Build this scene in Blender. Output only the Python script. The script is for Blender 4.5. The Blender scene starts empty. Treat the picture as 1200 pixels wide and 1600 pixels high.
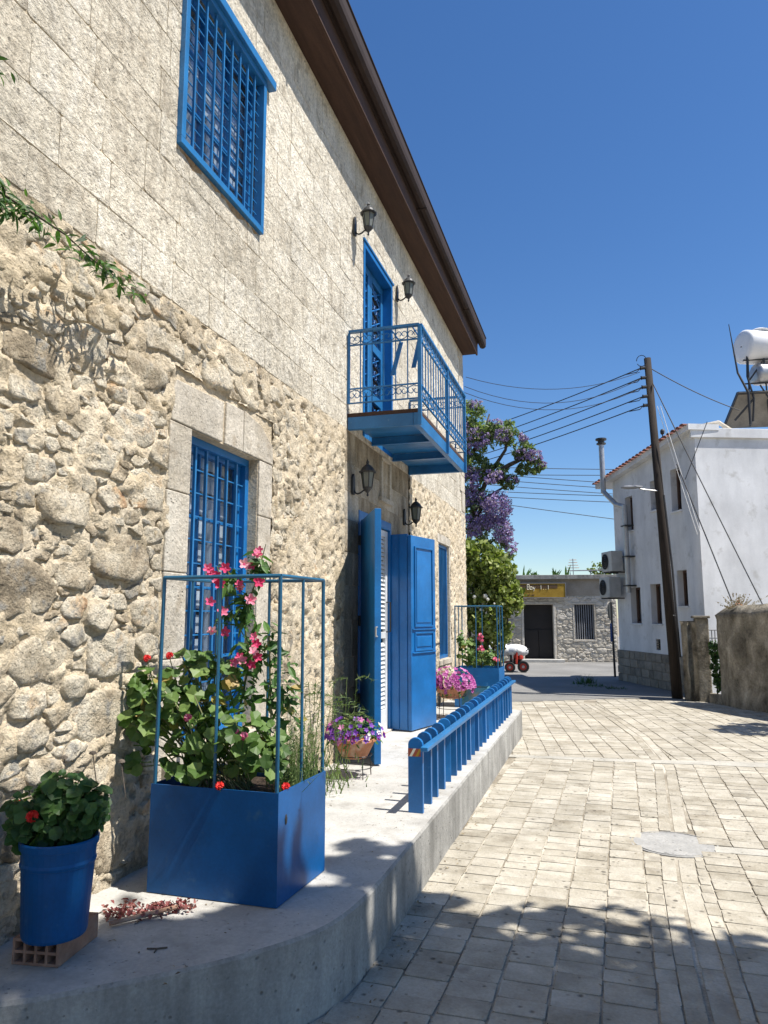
import bpy, math, random
import numpy as np
from mathutils import Vector, Matrix
R = math.radians
sc = bpy.context.scene
col = sc.collection
rnd = random.Random(7)

# ---------------------------------------------------------------- camera, light, exposure
PITCH, YAW, EYE, F = R(8.0185), R(16.1816), 1.6, 1150.0
cam = bpy.data.cameras.new('camera')
cam.sensor_fit = 'VERTICAL'; cam.sensor_height = 36.0; cam.lens = F / 1600 * 36.0
cam.clip_start = 0.05; cam.clip_end = 2000
co = bpy.data.objects.new('camera', cam); col.objects.link(co)
co.location = (0, 0, EYE); co.rotation_euler = (math.pi / 2 + PITCH, 0, YAW)
sc.camera = co

SUN_EL, SUN_A = R(61.0), R(-5.0)          # SUN_A: angle of the sun's direction from +X towards +Y
world = bpy.data.worlds.new('World'); sc.world = world; world.use_nodes = True
wt = world.node_tree; bg = wt.nodes['Background']
sky = wt.nodes.new('ShaderNodeTexSky'); sky.sky_type = 'NISHITA'; sky.sun_disc = False
sky.sun_elevation = SUN_EL; sky.sun_rotation = R(90) - SUN_A
sky.air_density = 1.0; sky.dust_density = 0.4; sky.ozone_density = 3.0; sky.altitude = 300
hsv = wt.nodes.new('ShaderNodeHueSaturation'); hsv.inputs['Saturation'].default_value = 1.24; hsv.inputs['Hue'].default_value = 0.505
wt.links.new(sky.outputs[0], hsv.inputs['Color']); wt.links.new(hsv.outputs[0], bg.inputs[0]); bg.inputs[1].default_value = 0.096
sun = bpy.data.lights.new('sun', 'SUN'); sun.energy = 5.0; sun.angle = R(0.53); sun.color = (1.0, 0.955, 0.885)
so = bpy.data.objects.new('sun', sun); col.objects.link(so)
sd = Vector((math.cos(SUN_EL) * math.cos(SUN_A), math.cos(SUN_EL) * math.sin(SUN_A), math.sin(SUN_EL)))
so.rotation_euler = sd.to_track_quat('Z', 'Y').to_euler(); so.location = (20, -2, 30)
sc.view_settings.view_transform = 'Standard'; sc.view_settings.look = 'None'
sc.view_settings.exposure = 0.66; sc.view_settings.gamma = 1.0; sc.view_settings.use_curve_mapping = False

# ---------------------------------------------------------------- materials
MATS = {}
def pmat(name, stops, scale=3.0, detail=6, rough=0.8, bump=(), rand=0.0, fine=0.12, fscale=40.0, metal=0.0,
         island=False, translucent=0.0, spec=0.4, pits=0.0, pitscale=30.0, stretch=(1, 1, 1), distort=0.0, spots=None, hue=0.0, stain=0.0, stscale=0.9):
    """stops: [(pos, colour)...] ramp over a noise; bump: [(scale, strength, distance)...]"""
    m = bpy.data.materials.new(name); m.use_nodes = True; nt = m.node_tree; N = nt.nodes; L = nt.links
    b = N['Principled BSDF']; out = N['Material Output']
    tc = N.new('ShaderNodeTexCoord'); oi = N.new('ShaderNodeObjectInfo')
    rsrc = oi.outputs['Random']
    if island:
        g = N.new('ShaderNodeNewGeometry'); a = N.new('ShaderNodeMath'); a.operation = 'ADD'
        L.new(g.outputs['Random Per Island'], a.inputs[0]); L.new(oi.outputs['Random'], a.inputs[1])
        fr = N.new('ShaderNodeMath'); fr.operation = 'FRACT'; L.new(a.outputs[0], fr.inputs[0]); rsrc = fr.outputs[0]
    mul = N.new('ShaderNodeMath'); mul.operation = 'MULTIPLY'; mul.inputs[1].default_value = 57.0; L.new(oi.outputs['Random'], mul.inputs[0])
    add = N.new('ShaderNodeVectorMath'); add.operation = 'ADD'; L.new(tc.outputs['Object'], add.inputs[0]); L.new(mul.outputs[0], add.inputs[1])
    vec = add.outputs[0]
    if stretch != (1, 1, 1):
        sv = N.new('ShaderNodeVectorMath'); sv.operation = 'MULTIPLY'; L.new(vec, sv.inputs[0]); sv.inputs[1].default_value = stretch; svec = sv.outputs[0]
    else: svec = vec
    def noise(s, d=5, v=None, r=0.6, dist=0.0):
        n = N.new('ShaderNodeTexNoise'); n.inputs['Scale'].default_value = s; n.inputs['Detail'].default_value = d
        n.inputs['Roughness'].default_value = r; n.inputs['Distortion'].default_value = dist
        L.new(v if v is not None else vec, n.inputs['Vector']); return n.outputs[0]
    ramp = N.new('ShaderNodeValToRGB'); el = ramp.color_ramp.elements
    while len(el) < len(stops): el.new(0.5)
    for e, (p, c) in zip(el, stops): e.position = p; e.color = (*c, 1)
    n1 = noise(scale, detail, svec, 0.62, distort)
    if rand > 0:
        s1 = N.new('ShaderNodeMath'); s1.operation = 'MULTIPLY_ADD'; L.new(rsrc, s1.inputs[0]); s1.inputs[1].default_value = rand; s1.inputs[2].default_value = -rand / 2
        s2 = N.new('ShaderNodeMath'); s2.operation = 'ADD'; L.new(n1, s2.inputs[0]); L.new(s1.outputs[0], s2.inputs[1]); fac = s2.outputs[0]
    else: fac = n1
    L.new(fac, ramp.inputs[0]); c = ramp.outputs[0]
    if fine > 0:
        n2 = noise(fscale, 4)
        mr = N.new('ShaderNodeMapRange'); mr.inputs[1].default_value = 0.3; mr.inputs[2].default_value = 0.7
        mr.inputs[3].default_value = 1 - fine; mr.inputs[4].default_value = 1 + fine; L.new(n2, mr.inputs[0])
        mx = N.new('ShaderNodeVectorMath'); mx.operation = 'SCALE'; L.new(c, mx.inputs[0]); L.new(mr.outputs[0], mx.inputs['Scale']); c = mx.outputs[0]
    if spots:
        sscale, lo, hi, scol = spots
        n3 = noise(sscale, 4)
        mr = N.new('ShaderNodeMapRange'); mr.inputs[1].default_value = lo; mr.inputs[2].default_value = hi; L.new(n3, mr.inputs[0])
        mi = N.new('ShaderNodeMix'); mi.data_type = 'RGBA'; L.new(mr.outputs[0], mi.inputs[0]); L.new(c, mi.inputs[6]); mi.inputs[7].default_value = (*scol, 1); c = mi.outputs[2]
    if pits > 0:
        v = N.new('ShaderNodeTexVoronoi'); v.inputs['Scale'].default_value = pitscale; L.new(vec, v.inputs['Vector'])
        n4 = noise(pitscale * 0.35, 3)
        m4 = N.new('ShaderNodeMath'); m4.operation = 'ADD'; L.new(v.outputs['Distance'], m4.inputs[0]); L.new(n4, m4.inputs[1])
        mr = N.new('ShaderNodeMapRange'); mr.inputs[1].default_value = 0.48; mr.inputs[2].default_value = 0.66; L.new(m4.outputs[0], mr.inputs[0])
        pitfac = mr.outputs[0]
        mr2 = N.new('ShaderNodeMapRange'); mr2.inputs[3].default_value = 1 - pits; mr2.inputs[4].default_value = 1.0; L.new(pitfac, mr2.inputs[0])
        mx = N.new('ShaderNodeVectorMath'); mx.operation = 'SCALE'; L.new(c, mx.inputs[0]); L.new(mr2.outputs[0], mx.inputs['Scale']); c = mx.outputs[0]
    if stain > 0:
        gp_ = N.new('ShaderNodeNewGeometry'); n5 = noise(stscale, 7, gp_.outputs['Position'], 0.65)
        mr = N.new('ShaderNodeMapRange'); mr.inputs[1].default_value = 0.36; mr.inputs[2].default_value = 0.62; mr.inputs[3].default_value = 1 - stain; mr.inputs[4].default_value = 1 + stain * 0.5; L.new(n5, mr.inputs[0])
        mx = N.new('ShaderNodeVectorMath'); mx.operation = 'SCALE'; L.new(c, mx.inputs[0]); L.new(mr.outputs[0], mx.inputs['Scale']); c = mx.outputs[0]
    L.new(c, b.inputs['Base Color'])
    b.inputs['Roughness'].default_value = rough; b.inputs['Metallic'].default_value = metal
    b.inputs['Specular IOR Level'].default_value = spec
    prev = None
    def addbump(h, strength, dist):
        nonlocal prev
        bn = N.new('ShaderNodeBump'); bn.inputs['Strength'].default_value = strength; bn.inputs['Distance'].default_value = dist
        L.new(h, bn.inputs['Height'])
        if prev is not None: L.new(prev, bn.inputs['Normal'])
        prev = bn.outputs[0]
    if pits > 0: addbump(pitfac, 0.8, 0.006)
    for (s, st, d) in bump: addbump(noise(s, 6, None, 0.65), st, d)
    if prev is not None: L.new(prev, b.inputs['Normal'])
    if translucent > 0:
        tr = N.new('ShaderNodeBsdfTranslucent'); hs = N.new('ShaderNodeVectorMath'); hs.operation = 'MULTIPLY'; hs.inputs[1].default_value = (1.3, 1.5, 0.6)
        L.new(c, hs.inputs[0]); L.new(hs.outputs[0], tr.inputs[0])
        ms = N.new('ShaderNodeMixShader'); ms.inputs[0].default_value = translucent
        L.new(b.outputs[0], ms.inputs[1]); L.new(tr.outputs[0], ms.inputs[2]); L.new(ms.outputs[0], out.inputs[0])
    MATS[name] = m; return m
def glass(name, tint=(0.9, 0.95, 1.0)):
    m = bpy.data.materials.new(name); m.use_nodes = True; nt = m.node_tree; N = nt.nodes; L = nt.links
    N.remove(N['Principled BSDF']); t = N.new('ShaderNodeBsdfTransparent'); t.inputs[0].default_value = (*tint, 1)
    g = N.new('ShaderNodeBsdfGlossy'); g.inputs['Roughness'].default_value = 0.04
    lw = N.new('ShaderNodeLayerWeight'); lw.inputs[0].default_value = 0.5; pw = N.new('ShaderNodeMath'); pw.operation = 'POWER'; pw.inputs[1].default_value = 3.5; L.new(lw.outputs['Facing'], pw.inputs[0])
    fr = N.new('ShaderNodeMath'); fr.operation = 'MULTIPLY_ADD'; fr.inputs[1].default_value = 0.6; fr.inputs[2].default_value = 0.05; L.new(pw.outputs[0], fr.inputs[0])
    ms = N.new('ShaderNodeMixShader'); L.new(fr.outputs[0], ms.inputs[0]); L.new(t.outputs[0], ms.inputs[1]); L.new(g.outputs[0], ms.inputs[2])
    L.new(ms.outputs[0], N['Material Output'].inputs[0]); return m

def g(v): return (v, v, v)
M_rubble = pmat('rubble stone', [(0.18, (0.23, 0.19, 0.135)), (0.32, (0.42, 0.345, 0.245)), (0.46, (0.57, 0.49, 0.365)), (0.62, (0.66, 0.595, 0.475)), (0.74, (0.60, 0.45, 0.29)), (0.88, (0.48, 0.27, 0.15))],
                scale=7, rand=0.34, rough=0.95, island=True, fine=0.26, fscale=55, pits=0.45, pitscale=42, bump=[(9, 0.9, 0.03), (34, 1.0, 0.025), (100, 0.8, 0.008)], spots=(9, 0.57, 0.67, (0.34, 0.32, 0.28)), spec=0.12, stain=0.16)
M_mortar = pmat('lime mortar', [(0.25, (0.45, 0.36, 0.235)), (0.5, (0.61, 0.515, 0.375)), (0.75, (0.68, 0.60, 0.465))], scale=6, rough=0.95, fine=0.2, fscale=50,
                bump=[(14, 0.9, 0.03), (50, 0.9, 0.014)], spec=0.12, pits=0.4, pitscale=24, stain=0.14)
M_ashlar = pmat('weathered ashlar', [(0.20, (0.40, 0.345, 0.265)), (0.36, (0.58, 0.52, 0.415)), (0.55, (0.69, 0.63, 0.515)), (0.78, (0.77, 0.72, 0.62))], scale=7, rand=0.22, rough=0.93,
                fine=0.26, fscale=42, pits=0.5, pitscale=32, bump=[(8, 0.9, 0.03), (26, 1.0, 0.024), (90, 0.7, 0.007)], spec=0.12, stretch=(1, 2.0, 0.8), spots=(8, 0.57, 0.68, (0.42, 0.375, 0.30)), stain=0.18)
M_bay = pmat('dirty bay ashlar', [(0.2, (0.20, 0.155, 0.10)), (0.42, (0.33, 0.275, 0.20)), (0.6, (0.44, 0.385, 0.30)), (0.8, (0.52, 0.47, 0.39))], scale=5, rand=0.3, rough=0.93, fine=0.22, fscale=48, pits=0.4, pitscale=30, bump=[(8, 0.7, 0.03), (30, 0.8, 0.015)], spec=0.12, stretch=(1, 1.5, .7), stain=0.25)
M_dressed = pmat('dressed stone', [(0.25, (0.44, 0.39, 0.31)), (0.6, (0.54, 0.49, 0.41)), (0.8, (0.58, 0.54, 0.46))], scale=4, rand=0.2, rough=0.93, fine=0.2, fscale=50, bump=[(9, 0.6, 0.02), (30, 0.7, 0.014), (100, 0.6, 0.005)], spec=0.12, pits=0.35, pitscale=34, stain=0.22, stscale=2.2, spots=(7, .58, .70, (.40, .345, .27)))
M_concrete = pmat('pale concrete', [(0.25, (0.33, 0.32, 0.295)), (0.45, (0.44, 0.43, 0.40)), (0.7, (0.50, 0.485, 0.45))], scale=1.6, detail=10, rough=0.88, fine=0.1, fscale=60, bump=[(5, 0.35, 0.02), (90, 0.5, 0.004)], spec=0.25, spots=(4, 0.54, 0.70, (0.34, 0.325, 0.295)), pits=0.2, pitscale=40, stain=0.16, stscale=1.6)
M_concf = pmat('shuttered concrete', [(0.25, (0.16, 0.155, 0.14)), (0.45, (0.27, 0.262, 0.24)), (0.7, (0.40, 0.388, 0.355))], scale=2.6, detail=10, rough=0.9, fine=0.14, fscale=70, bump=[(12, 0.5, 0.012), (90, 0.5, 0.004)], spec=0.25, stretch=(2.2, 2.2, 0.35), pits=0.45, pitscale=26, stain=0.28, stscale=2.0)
M_paver = pmat('limestone paver', [(0.22, (0.25, 0.218, 0.165)), (0.42, (0.365, 0.33, 0.262)), (0.6, (0.44, 0.403, 0.33)), (0.8, (0.52, 0.483, 0.405))], scale=5, rand=0.22, rough=0.85, island=True, fine=0.1, fscale=70, stain=0.16, stscale=1.3, pits=0.62, pitscale=17, bump=[(9, 0.6, 0.02), (40, 0.7, 0.008)], spec=0.2, spots=(6, .60, .72, (.30, .27, .22)))
M_joint = pmat('sandy joint', [(0.3, (0.16, 0.135, 0.10)), (0.48, (0.32, 0.285, 0.225)), (0.68, (0.54, 0.50, 0.42))], scale=1.8, rough=0.95, fine=0.2, fscale=80, bump=[(60, 0.6, 0.006)], spec=0.15)
M_cover = pmat('worn cover concrete', [(0.3, (0.27, 0.265, 0.25)), (0.7, (0.38, 0.37, 0.345))], scale=6, rough=0.85, fine=0.15, fscale=60, pits=0.5, pitscale=20, bump=[(40, 0.5, 0.006)])
M_band = pmat('worn band', [(0.3, (0.36, 0.34, 0.29)), (0.7, (0.46, 0.435, 0.375))], scale=5, rough=0.88, fine=0.12, fscale=60, pits=0.5, pitscale=18, stain=.2)
M_litter = pmat('dry litter', [(0.25, (0.10, 0.07, 0.04)), (0.5, (0.22, 0.16, 0.09)), (0.8, (0.34, 0.27, 0.16))], scale=3, rough=0.9, island=True, rand=.7)
M_asph = pmat('worn asphalt', [(0.3, (0.16, 0.156, 0.147)), (0.7, (0.25, 0.243, 0.228))], scale=0.8, rough=0.9, fine=0.25, fscale=120, bump=[(150, 0.5, 0.004)], spec=0.25)
M_dirt = pmat('dry earth', [(0.3, (0.22, 0.18, 0.12)), (0.7, (0.34, 0.29, 0.21))], scale=1.2, rough=0.95, fine=0.2, bump=[(20, 0.6, 0.02)])
def paint(name, c, rough=0.38, var=0.14, rand=0.0, spots=None, spec=0.5, bump=0.15):
    lo = tuple(x * (1 - var) for x in c); hi = tuple(min(1, x * (1 + var)) for x in c)
    return pmat(name, [(0.3, lo), (0.7, hi)], scale=2.2, detail=8, rough=rough, fine=0.07, fscale=70, stain=0.16, stscale=4.0, rand=rand, spots=spots, spec=spec, bump=[(60, bump, 0.002)])
M_blue = paint('blue gloss paint', (0.007, 0.128, 0.36), rough=0.36, rand=0.3, spots=(16, 0.64, 0.76, (0.045, 0.18, 0.38)))
M_bluelt = paint('faded blue metal paint', (0.018, 0.15, 0.36), rough=0.4, rand=0.25, spots=(14, 0.66, 0.78, (0.10, 0.24, 0.36)))
M_bluedk = paint('deep blue sheet metal', (0.002, 0.078, 0.245), rough=0.42, spec=0.3, spots=(14, 0.62, 0.80, (0.035, 0.12, 0.24)))
M_teal = paint('blue green cage paint', (0.012, 0.10, 0.19), rough=0.45, rand=0.2)
M_brown = pmat('brown timber', [(0.3, (0.040, 0.020, 0.013)), (0.7, (0.075, 0.038, 0.025))], scale=4, rough=0.8, stretch=(6, 0.5, 6), bump=[(40, 0.3, 0.003)], fine=0.1)
M_gutter = paint('dark brown gutter', (0.035, 0.022, 0.018), rough=0.75, spec=.25)
M_white = pmat('white render', [(0.3, (0.58, 0.585, 0.59)), (0.7, (0.76, 0.765, 0.77))], scale=1.3, stretch=(1.5, 1.5, .35), detail=8, rough=0.9, fine=0.03, bump=[(40, 0.3, 0.004)], spots=(3.5, 0.58, 0.72, (0.52, 0.515, 0.50)), spec=0.2, stain=.10, stscale=1.2)
M_whitep = paint('white enamel', (0.78, 0.78, 0.76), rough=0.4, var=0.04)
M_grille = paint('off white shutter', (0.62, 0.63, 0.63), rough=0.6, var=0.05)
M_black = paint('black iron', (0.018, 0.018, 0.018), rough=0.5)
M_dark = paint('dark interior', (0.02, 0.02, 0.02), rough=0.9, bump=0)
M_lamp = paint('aged lantern metal', (0.035, 0.035, 0.035), rough=0.45)
M_glass = glass('window glass')
M_lglass = pmat('frosted lantern glass', [(0.3, (0.22, 0.23, 0.22)), (0.7, (0.30, 0.31, 0.30))], rough=0.25, fine=0.05, translucent=0.4)
M_blind = pmat('grey blind', [(0.3, (0.48, 0.475, 0.46)), (0.7, (0.66, 0.65, 0.63))], scale=3, rough=0.9, fine=0.06)
M_curtain = pmat('white curtain', [(0.3, g(0.6)), (0.7, g(0.78))], scale=3, rough=0.9, stretch=(1, 14, 0.3), fine=0.03)
M_rustm = pmat('crumbling tan mortar', [(0.3, (0.26, 0.15, 0.07)), (0.7, (0.50, 0.36, 0.21))], scale=12, rough=0.95, bump=[(20, 1, .03)], pits=.5, pitscale=40)
M_terra = pmat('terracotta', [(0.3, (0.38, 0.15, 0.075)), (0.7, (0.50, 0.24, 0.13))], scale=8, rough=0.85, bump=[(60, 0.3, 0.003)], spots=(6, 0.58, 0.7, (0.5, 0.38, 0.28)))
M_brick = pmat('dusty clay brick', [(0.3, (0.22, 0.12, 0.08)), (0.7, (0.34, 0.21, 0.15))], scale=9, rough=0.95, bump=[(60, 0.4, 0.004)], spots=(8, 0.55, 0.7, (0.3, 0.26, 0.22)))
M_soil = pmat('potting soil', [(0.3, (0.03, 0.02, 0.012)), (0.7, (0.07, 0.045, 0.03))], scale=30, rough=1, bump=[(60, 1, 0.02)])
M_wood = pmat('tarred pole wood', [(0.3, (0.012, 0.009, 0.007)), (0.7, (0.036, 0.026, 0.02))], scale=5, rough=0.9, stretch=(10, 10, 0.6), bump=[(30, 0.4, 0.006)])
M_bark = pmat('bark', [(0.3, (0.05, 0.04, 0.03)), (0.7, (0.14, 0.115, 0.09))], scale=12, rough=0.95, bump=[(30, 0.8, 0.02)])
M_galv = pmat('galvanised steel', [(0.3, g(0.36)), (0.7, g(0.5))], scale=8, rough=0.42, metal=0.6, fine=0.05)
M_cable = paint('black cable', (0.02, 0.02, 0.022), rough=0.6, bump=0)
M_cablelt = paint('grey cable', (0.22, 0.23, 0.25), rough=0.6, bump=0)
M_oldwall = pmat('stained old render', [(0.28, (0.06, 0.054, 0.042)), (0.42, (0.17, 0.15, 0.115)), (0.56, (0.28, 0.25, 0.195)), (0.72, (0.42, 0.38, 0.31))], scale=3.2, detail=12, rough=0.95, fine=0.2, fscale=30, stretch=(1.2, 1.2, 0.7), bump=[(6, 0.9, 0.05), (30, 0.8, 0.015)], spec=0.15, distort=0.5, stain=.35, stscale=1.6, pits=.3, pitscale=22)
M_shopst = pmat('shop rubble stone', [(0.25, (0.36, 0.32, 0.26)), (0.5, (0.52, 0.475, 0.395)), (0.75, (0.62, 0.57, 0.49))], scale=6, rand=0.4, island=True, rough=0.95, bump=[(12, 0.8, 0.03)], fine=0.15)
M_shopm = pmat('pale shop mortar', [(0.3, (0.40, 0.36, 0.29)), (0.7, (0.54, 0.49, 0.41))], scale=3, rough=0.95, bump=[(20, 0.5, 0.01)], fine=0.1)
M_plinth = pmat('plinth stone', [(0.25, (0.15, 0.135, 0.11)), (0.5, (0.24, 0.215, 0.175)), (0.75, (0.33, 0.295, 0.24))], scale=6, rand=0.4, rough=0.95, bump=[(12, 0.8, 0.03)], fine=0.15)
M_plaster = pmat('grey shop plaster', [(0.3, (0.24, 0.205, 0.16)), (0.7, (0.38, 0.335, 0.27))], scale=2, rough=0.95, bump=[(20, 0.5, 0.01)], fine=0.1)
M_tile = pmat('red roof tile', [(0.3, (0.16, 0.055, 0.04)), (0.7, (0.28, 0.12, 0.085))], scale=8, rough=0.85, rand=0.3, fine=0.1)
M_sign = pmat('yellow sign board', [(0.3, (0.30, 0.17, 0.012)), (0.7, (0.42, 0.26, 0.03))], scale=6, rough=0.6, fine=0.05)
M_signtext = paint('dark sign lettering', (0.10, 0.055, 0.02), rough=0.6)
M_signwhite = paint('pale sign lettering', (0.75, 0.70, 0.55), rough=0.6)
M_red = paint('red enamel', (0.42, 0.035, 0.02), rough=0.45)
M_stick = paint('faded red sticker', (0.30, 0.06, 0.03), rough=0.6)
M_tyre = paint('black rubber', (0.02, 0.02, 0.02), rough=0.8)
M_tarp = pmat('white tarpaulin', [(0.3, g(0.62)), (0.7, g(0.76))], scale=5, rough=0.7, bump=[(8, 0.8, 0.04)], fine=0.03)
M_ac = paint('grey white casing', (0.42, 0.42, 0.40), rough=0.5)
M_signal = paint('traffic sign blue', (0.02, 0.06, 0.22), rough=0.5)
M_door = paint('dark timber', (0.012, 0.009, 0.008), rough=0.6)
M_shutter = paint('brown shutter', (0.09, 0.05, 0.035), rough=0.7)
M_panelback = pmat('solar panel back', [(0.3, (0.20, 0.17, 0.13)), (0.7, (0.30, 0.26, 0.20))], scale=5, rough=0.7, fine=0.08)
M_tank = pmat('white water tank', [(0.3, g(0.68)), (0.7, g(0.78))], scale=3, rough=0.4, fine=0.03)
def leafmat(name, c1, c2, c3, rough=0.5, tr=0.3, rand=0.8):
    return pmat(name, [(0.15, c1), (0.5, c2), (0.85, c3)], scale=9, detail=2, rand=rand, island=True, rough=rough, fine=0.06, fscale=60, translucent=tr, spec=0.35)
L_ger = leafmat('geranium leaf', (0.045, 0.095, 0.018), (0.10, 0.18, 0.04), (0.19, 0.27, 0.08))
L_gerdk = leafmat('dark geranium leaf', (0.025, 0.06, 0.018), (0.04, 0.10, 0.025), (0.07, 0.14, 0.035))
L_vine = leafmat('vine leaf', (0.03, 0.08, 0.015), (0.06, 0.14, 0.03), (0.10, 0.20, 0.045))
L_fern = leafmat('feathery leaf', (0.06, 0.11, 0.03), (0.11, 0.17, 0.05), (0.18, 0.23, 0.09))
L_bush = leafmat('yellow green leaf', (0.09, 0.13, 0.028), (0.21, 0.26, 0.065), (0.38, 0.41, 0.16))
L_jac = leafmat('jacaranda leaf', (0.09, 0.13, 0.055), (0.16, 0.21, 0.09), (0.27, 0.32, 0.16), tr=.45)
L_jfl = leafmat('jacaranda blossom', (0.24, 0.16, 0.44), (0.35, 0.25, 0.60), (0.52, 0.42, 0.76), tr=.4)
L_shade = leafmat('shade tree leaf', (0.03, 0.07, 0.015), (0.06, 0.11, 0.025), (0.09, 0.15, 0.04))
L_pink = leafmat('pink petal', (0.55, 0.03, 0.12), (0.68, 0.10, 0.25), (0.80, 0.38, 0.46), tr=0.25)
L_red = leafmat('red petal', (0.45, 0.008, 0.012), (0.60, 0.02, 0.02), (0.70, 0.04, 0.03), tr=0.2)
L_mag = leafmat('magenta petal', (0.20, 0.012, 0.13), (0.38, 0.04, 0.27), (0.60, 0.22, 0.47), tr=0.25)
L_pur = leafmat('purple petal', (0.07, 0.015, 0.20), (0.13, 0.03, 0.30), (0.22, 0.07, 0.40), tr=0.2)
L_whi = leafmat('white petal', (0.62, 0.60, 0.60), (0.70, 0.68, 0.70), (0.8, 0.78, 0.8), tr=0.2)
L_dead = leafmat('wilted petal', (0.10, 0.018, 0.02), (0.19, 0.045, 0.045), (0.30, 0.13, 0.11), tr=0.1)
L_stem = leafmat('plant stem', (0.08, 0.10, 0.03), (0.13, 0.15, 0.06), (0.20, 0.20, 0.09), tr=0.0)
L_straw = leafmat('dry straw', (0.28, 0.22, 0.12), (0.38, 0.30, 0.17), (0.46, 0.38, 0.24), tr=0.1)

# ---------------------------------------------------------------- geometry helpers
class MB:
    def __init__(s): s.v = []; s.f = []
    def add(s, vs, fs):
        k = len(s.v); s.v += [tuple(map(float, p)) for p in vs]; s.f += [tuple(i + k for i in f) for f in fs]; return s
    def box(s, x0, x1, y0, y1, z0, z1):
        vs = [(x, y, z) for z in (z0, z1) for (x, y) in ((x0, y0), (x1, y0), (x1, y1), (x0, y1))]
        return s.add(vs, [(3, 2, 1, 0), (4, 5, 6, 7), (0, 1, 5, 4), (1, 2, 6, 5), (2, 3, 7, 6), (3, 0, 4, 7)])
    def obox(s, o, u, v, w, a, b, c):
        """box at corner o spanning a*u, b*v, c*w"""
        o = Vector(o); U = Vector(u) * a; V = Vector(v) * b; W = Vector(w) * c
        vs = [o, o + U, o + U + V, o + V]; vs += [p + W for p in vs]
        fs = [(3, 2, 1, 0), (4, 5, 6, 7), (0, 1, 5, 4), (1, 2, 6, 5), (2, 3, 7, 6), (3, 0, 4, 7)]
        if U.cross(V).dot(W) < 0: fs = [f[::-1] for f in fs]
        return s.add(vs, fs)
    def tube(s, pts, r, n=8, caps=True):
        pts = [Vector(p) for p in pts]; m = len(pts); rs = r if isinstance(r, (list, tuple)) else [r] * m
        k = len(s.v); prev = None
        for i, p in enumerate(pts):
            t = (pts[min(i + 1, m - 1)] - pts[max(i - 1, 0)]).normalized()
            if prev is None:
                a = Vector((0, 0, 1)) if abs(t.z) < 0.9 else Vector((1, 0, 0)); e = t.cross(a).normalized()
            else: e = (prev - t * prev.dot(t)).normalized()
            prev = e; q = t.cross(e)
            for j in range(n):
                an = 2 * math.pi * j / n; s.v.append(tuple(p + (e * math.cos(an) + q * math.sin(an)) * rs[i]))
        for i in range(m - 1):
            for j in range(n):
                a = k + i * n + j; b = k + i * n + (j + 1) % n; s.f.append((a, b, b + n, a + n))
        if caps:
            s.f.append(tuple(k + j for j in range(n))[::-1]); s.f.append(tuple(k + (m - 1) * n + j for j in range(n)))
        return s
    def lathe(s, c, prof, n=24, sx=1, sy=1):
        k = len(s.v); c = Vector(c)
        for (r, z) in prof:
            for j in range(n):
                an = 2 * math.pi * j / n; s.v.append((c.x + r * math.cos(an) * sx, c.y + r * math.sin(an) * sy, c.z + z))
        for i in range(len(prof) - 1):
            for j in range(n):
                a = k + i * n + j; b = k + i * n + (j + 1) % n; s.f.append((a, b, b + n, a + n))
        s.f.append(tuple(k + j for j in range(n))[::-1]); s.f.append(tuple(k + (len(prof) - 1) * n + j for j in range(n)))
        return s
    def prism(s, poly, o, u, v, w, d):
        """poly in (u,v) plane extruded d along w"""
        o = Vector(o); u = Vector(u); v = Vector(v); w = Vector(w); n = len(poly)
        a = [o + u * p[0] + v * p[1] for p in poly]; b = [p + w * d for p in a]
        fs = [tuple(range(n))[::-1], tuple(range(n, 2 * n))] + [(i, (i + 1) % n, n + (i + 1) % n, n + i) for i in range(n)]
        return s.add(a + b, fs)
WL = {}
def tag(o, label=None, cat=None, group=None, kind=None):
    if label: o['label'] = label
    if cat: o['category'] = cat
    if group: o['group'] = group
    if kind: o['kind'] = kind
    return o
def wl(o): return WL[o.name] if o is not None else Vector((0, 0, 0))
def empty(name, loc, label, cat, group=None):
    o = bpy.data.objects.new(name, None); col.objects.link(o); o.location = loc; o.empty_display_size = 0.1
    WL[o.name] = Vector(loc); return tag(o, label, cat, group)
def obj(name, mb, mat, parent=None, smooth=False, origin=None, bevel=0.0):
    """mesh given in world coordinates, origin moved to its own base"""
    v = np.array(mb.v, float)
    if origin is None:
        lo = v.min(0); hi = v.max(0); origin = ((lo[0] + hi[0]) / 2, (lo[1] + hi[1]) / 2, lo[2])
    origin = Vector(origin); v = v - np.array(origin)
    me = bpy.data.meshes.new(name); me.from_pydata(v.tolist(), [], mb.f); me.materials.append(mat)
    if smooth: me.polygons.foreach_set('use_smooth', [True] * len(me.polygons))
    me.update()
    o = bpy.data.objects.new(name, me); col.objects.link(o)
    WL[o.name] = origin
    if parent is not None: o.parent = parent
    o.location = origin - wl(parent)
    if bevel > 0:
        b = o.modifiers.new('bevel', 'BEVEL'); b.width = bevel; b.segments = 2; b.limit_method = 'ANGLE'; b.angle_limit = R(40)
    return o
def inst(name, me, M, parent=None):
    """object sharing mesh me at world matrix M (rotation and scale allowed), child of parent"""
    o = bpy.data.objects.new(name, me); col.objects.link(o)
    if parent is not None: o.parent = parent
    o.matrix_basis = Matrix.Translation(-wl(parent)) @ M
    return o
def mesh(name, mb, mat, smooth=False):
    me = bpy.data.meshes.new(name); me.from_pydata(mb.v, [], mb.f); me.materials.append(mat)
    if smooth: me.polygons.foreach_set('use_smooth', [True] * len(me.polygons))
    me.update(); return me
def struct(name, mb, mat, **k): return tag(obj(name, mb, mat, **k), kind='structure')
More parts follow.
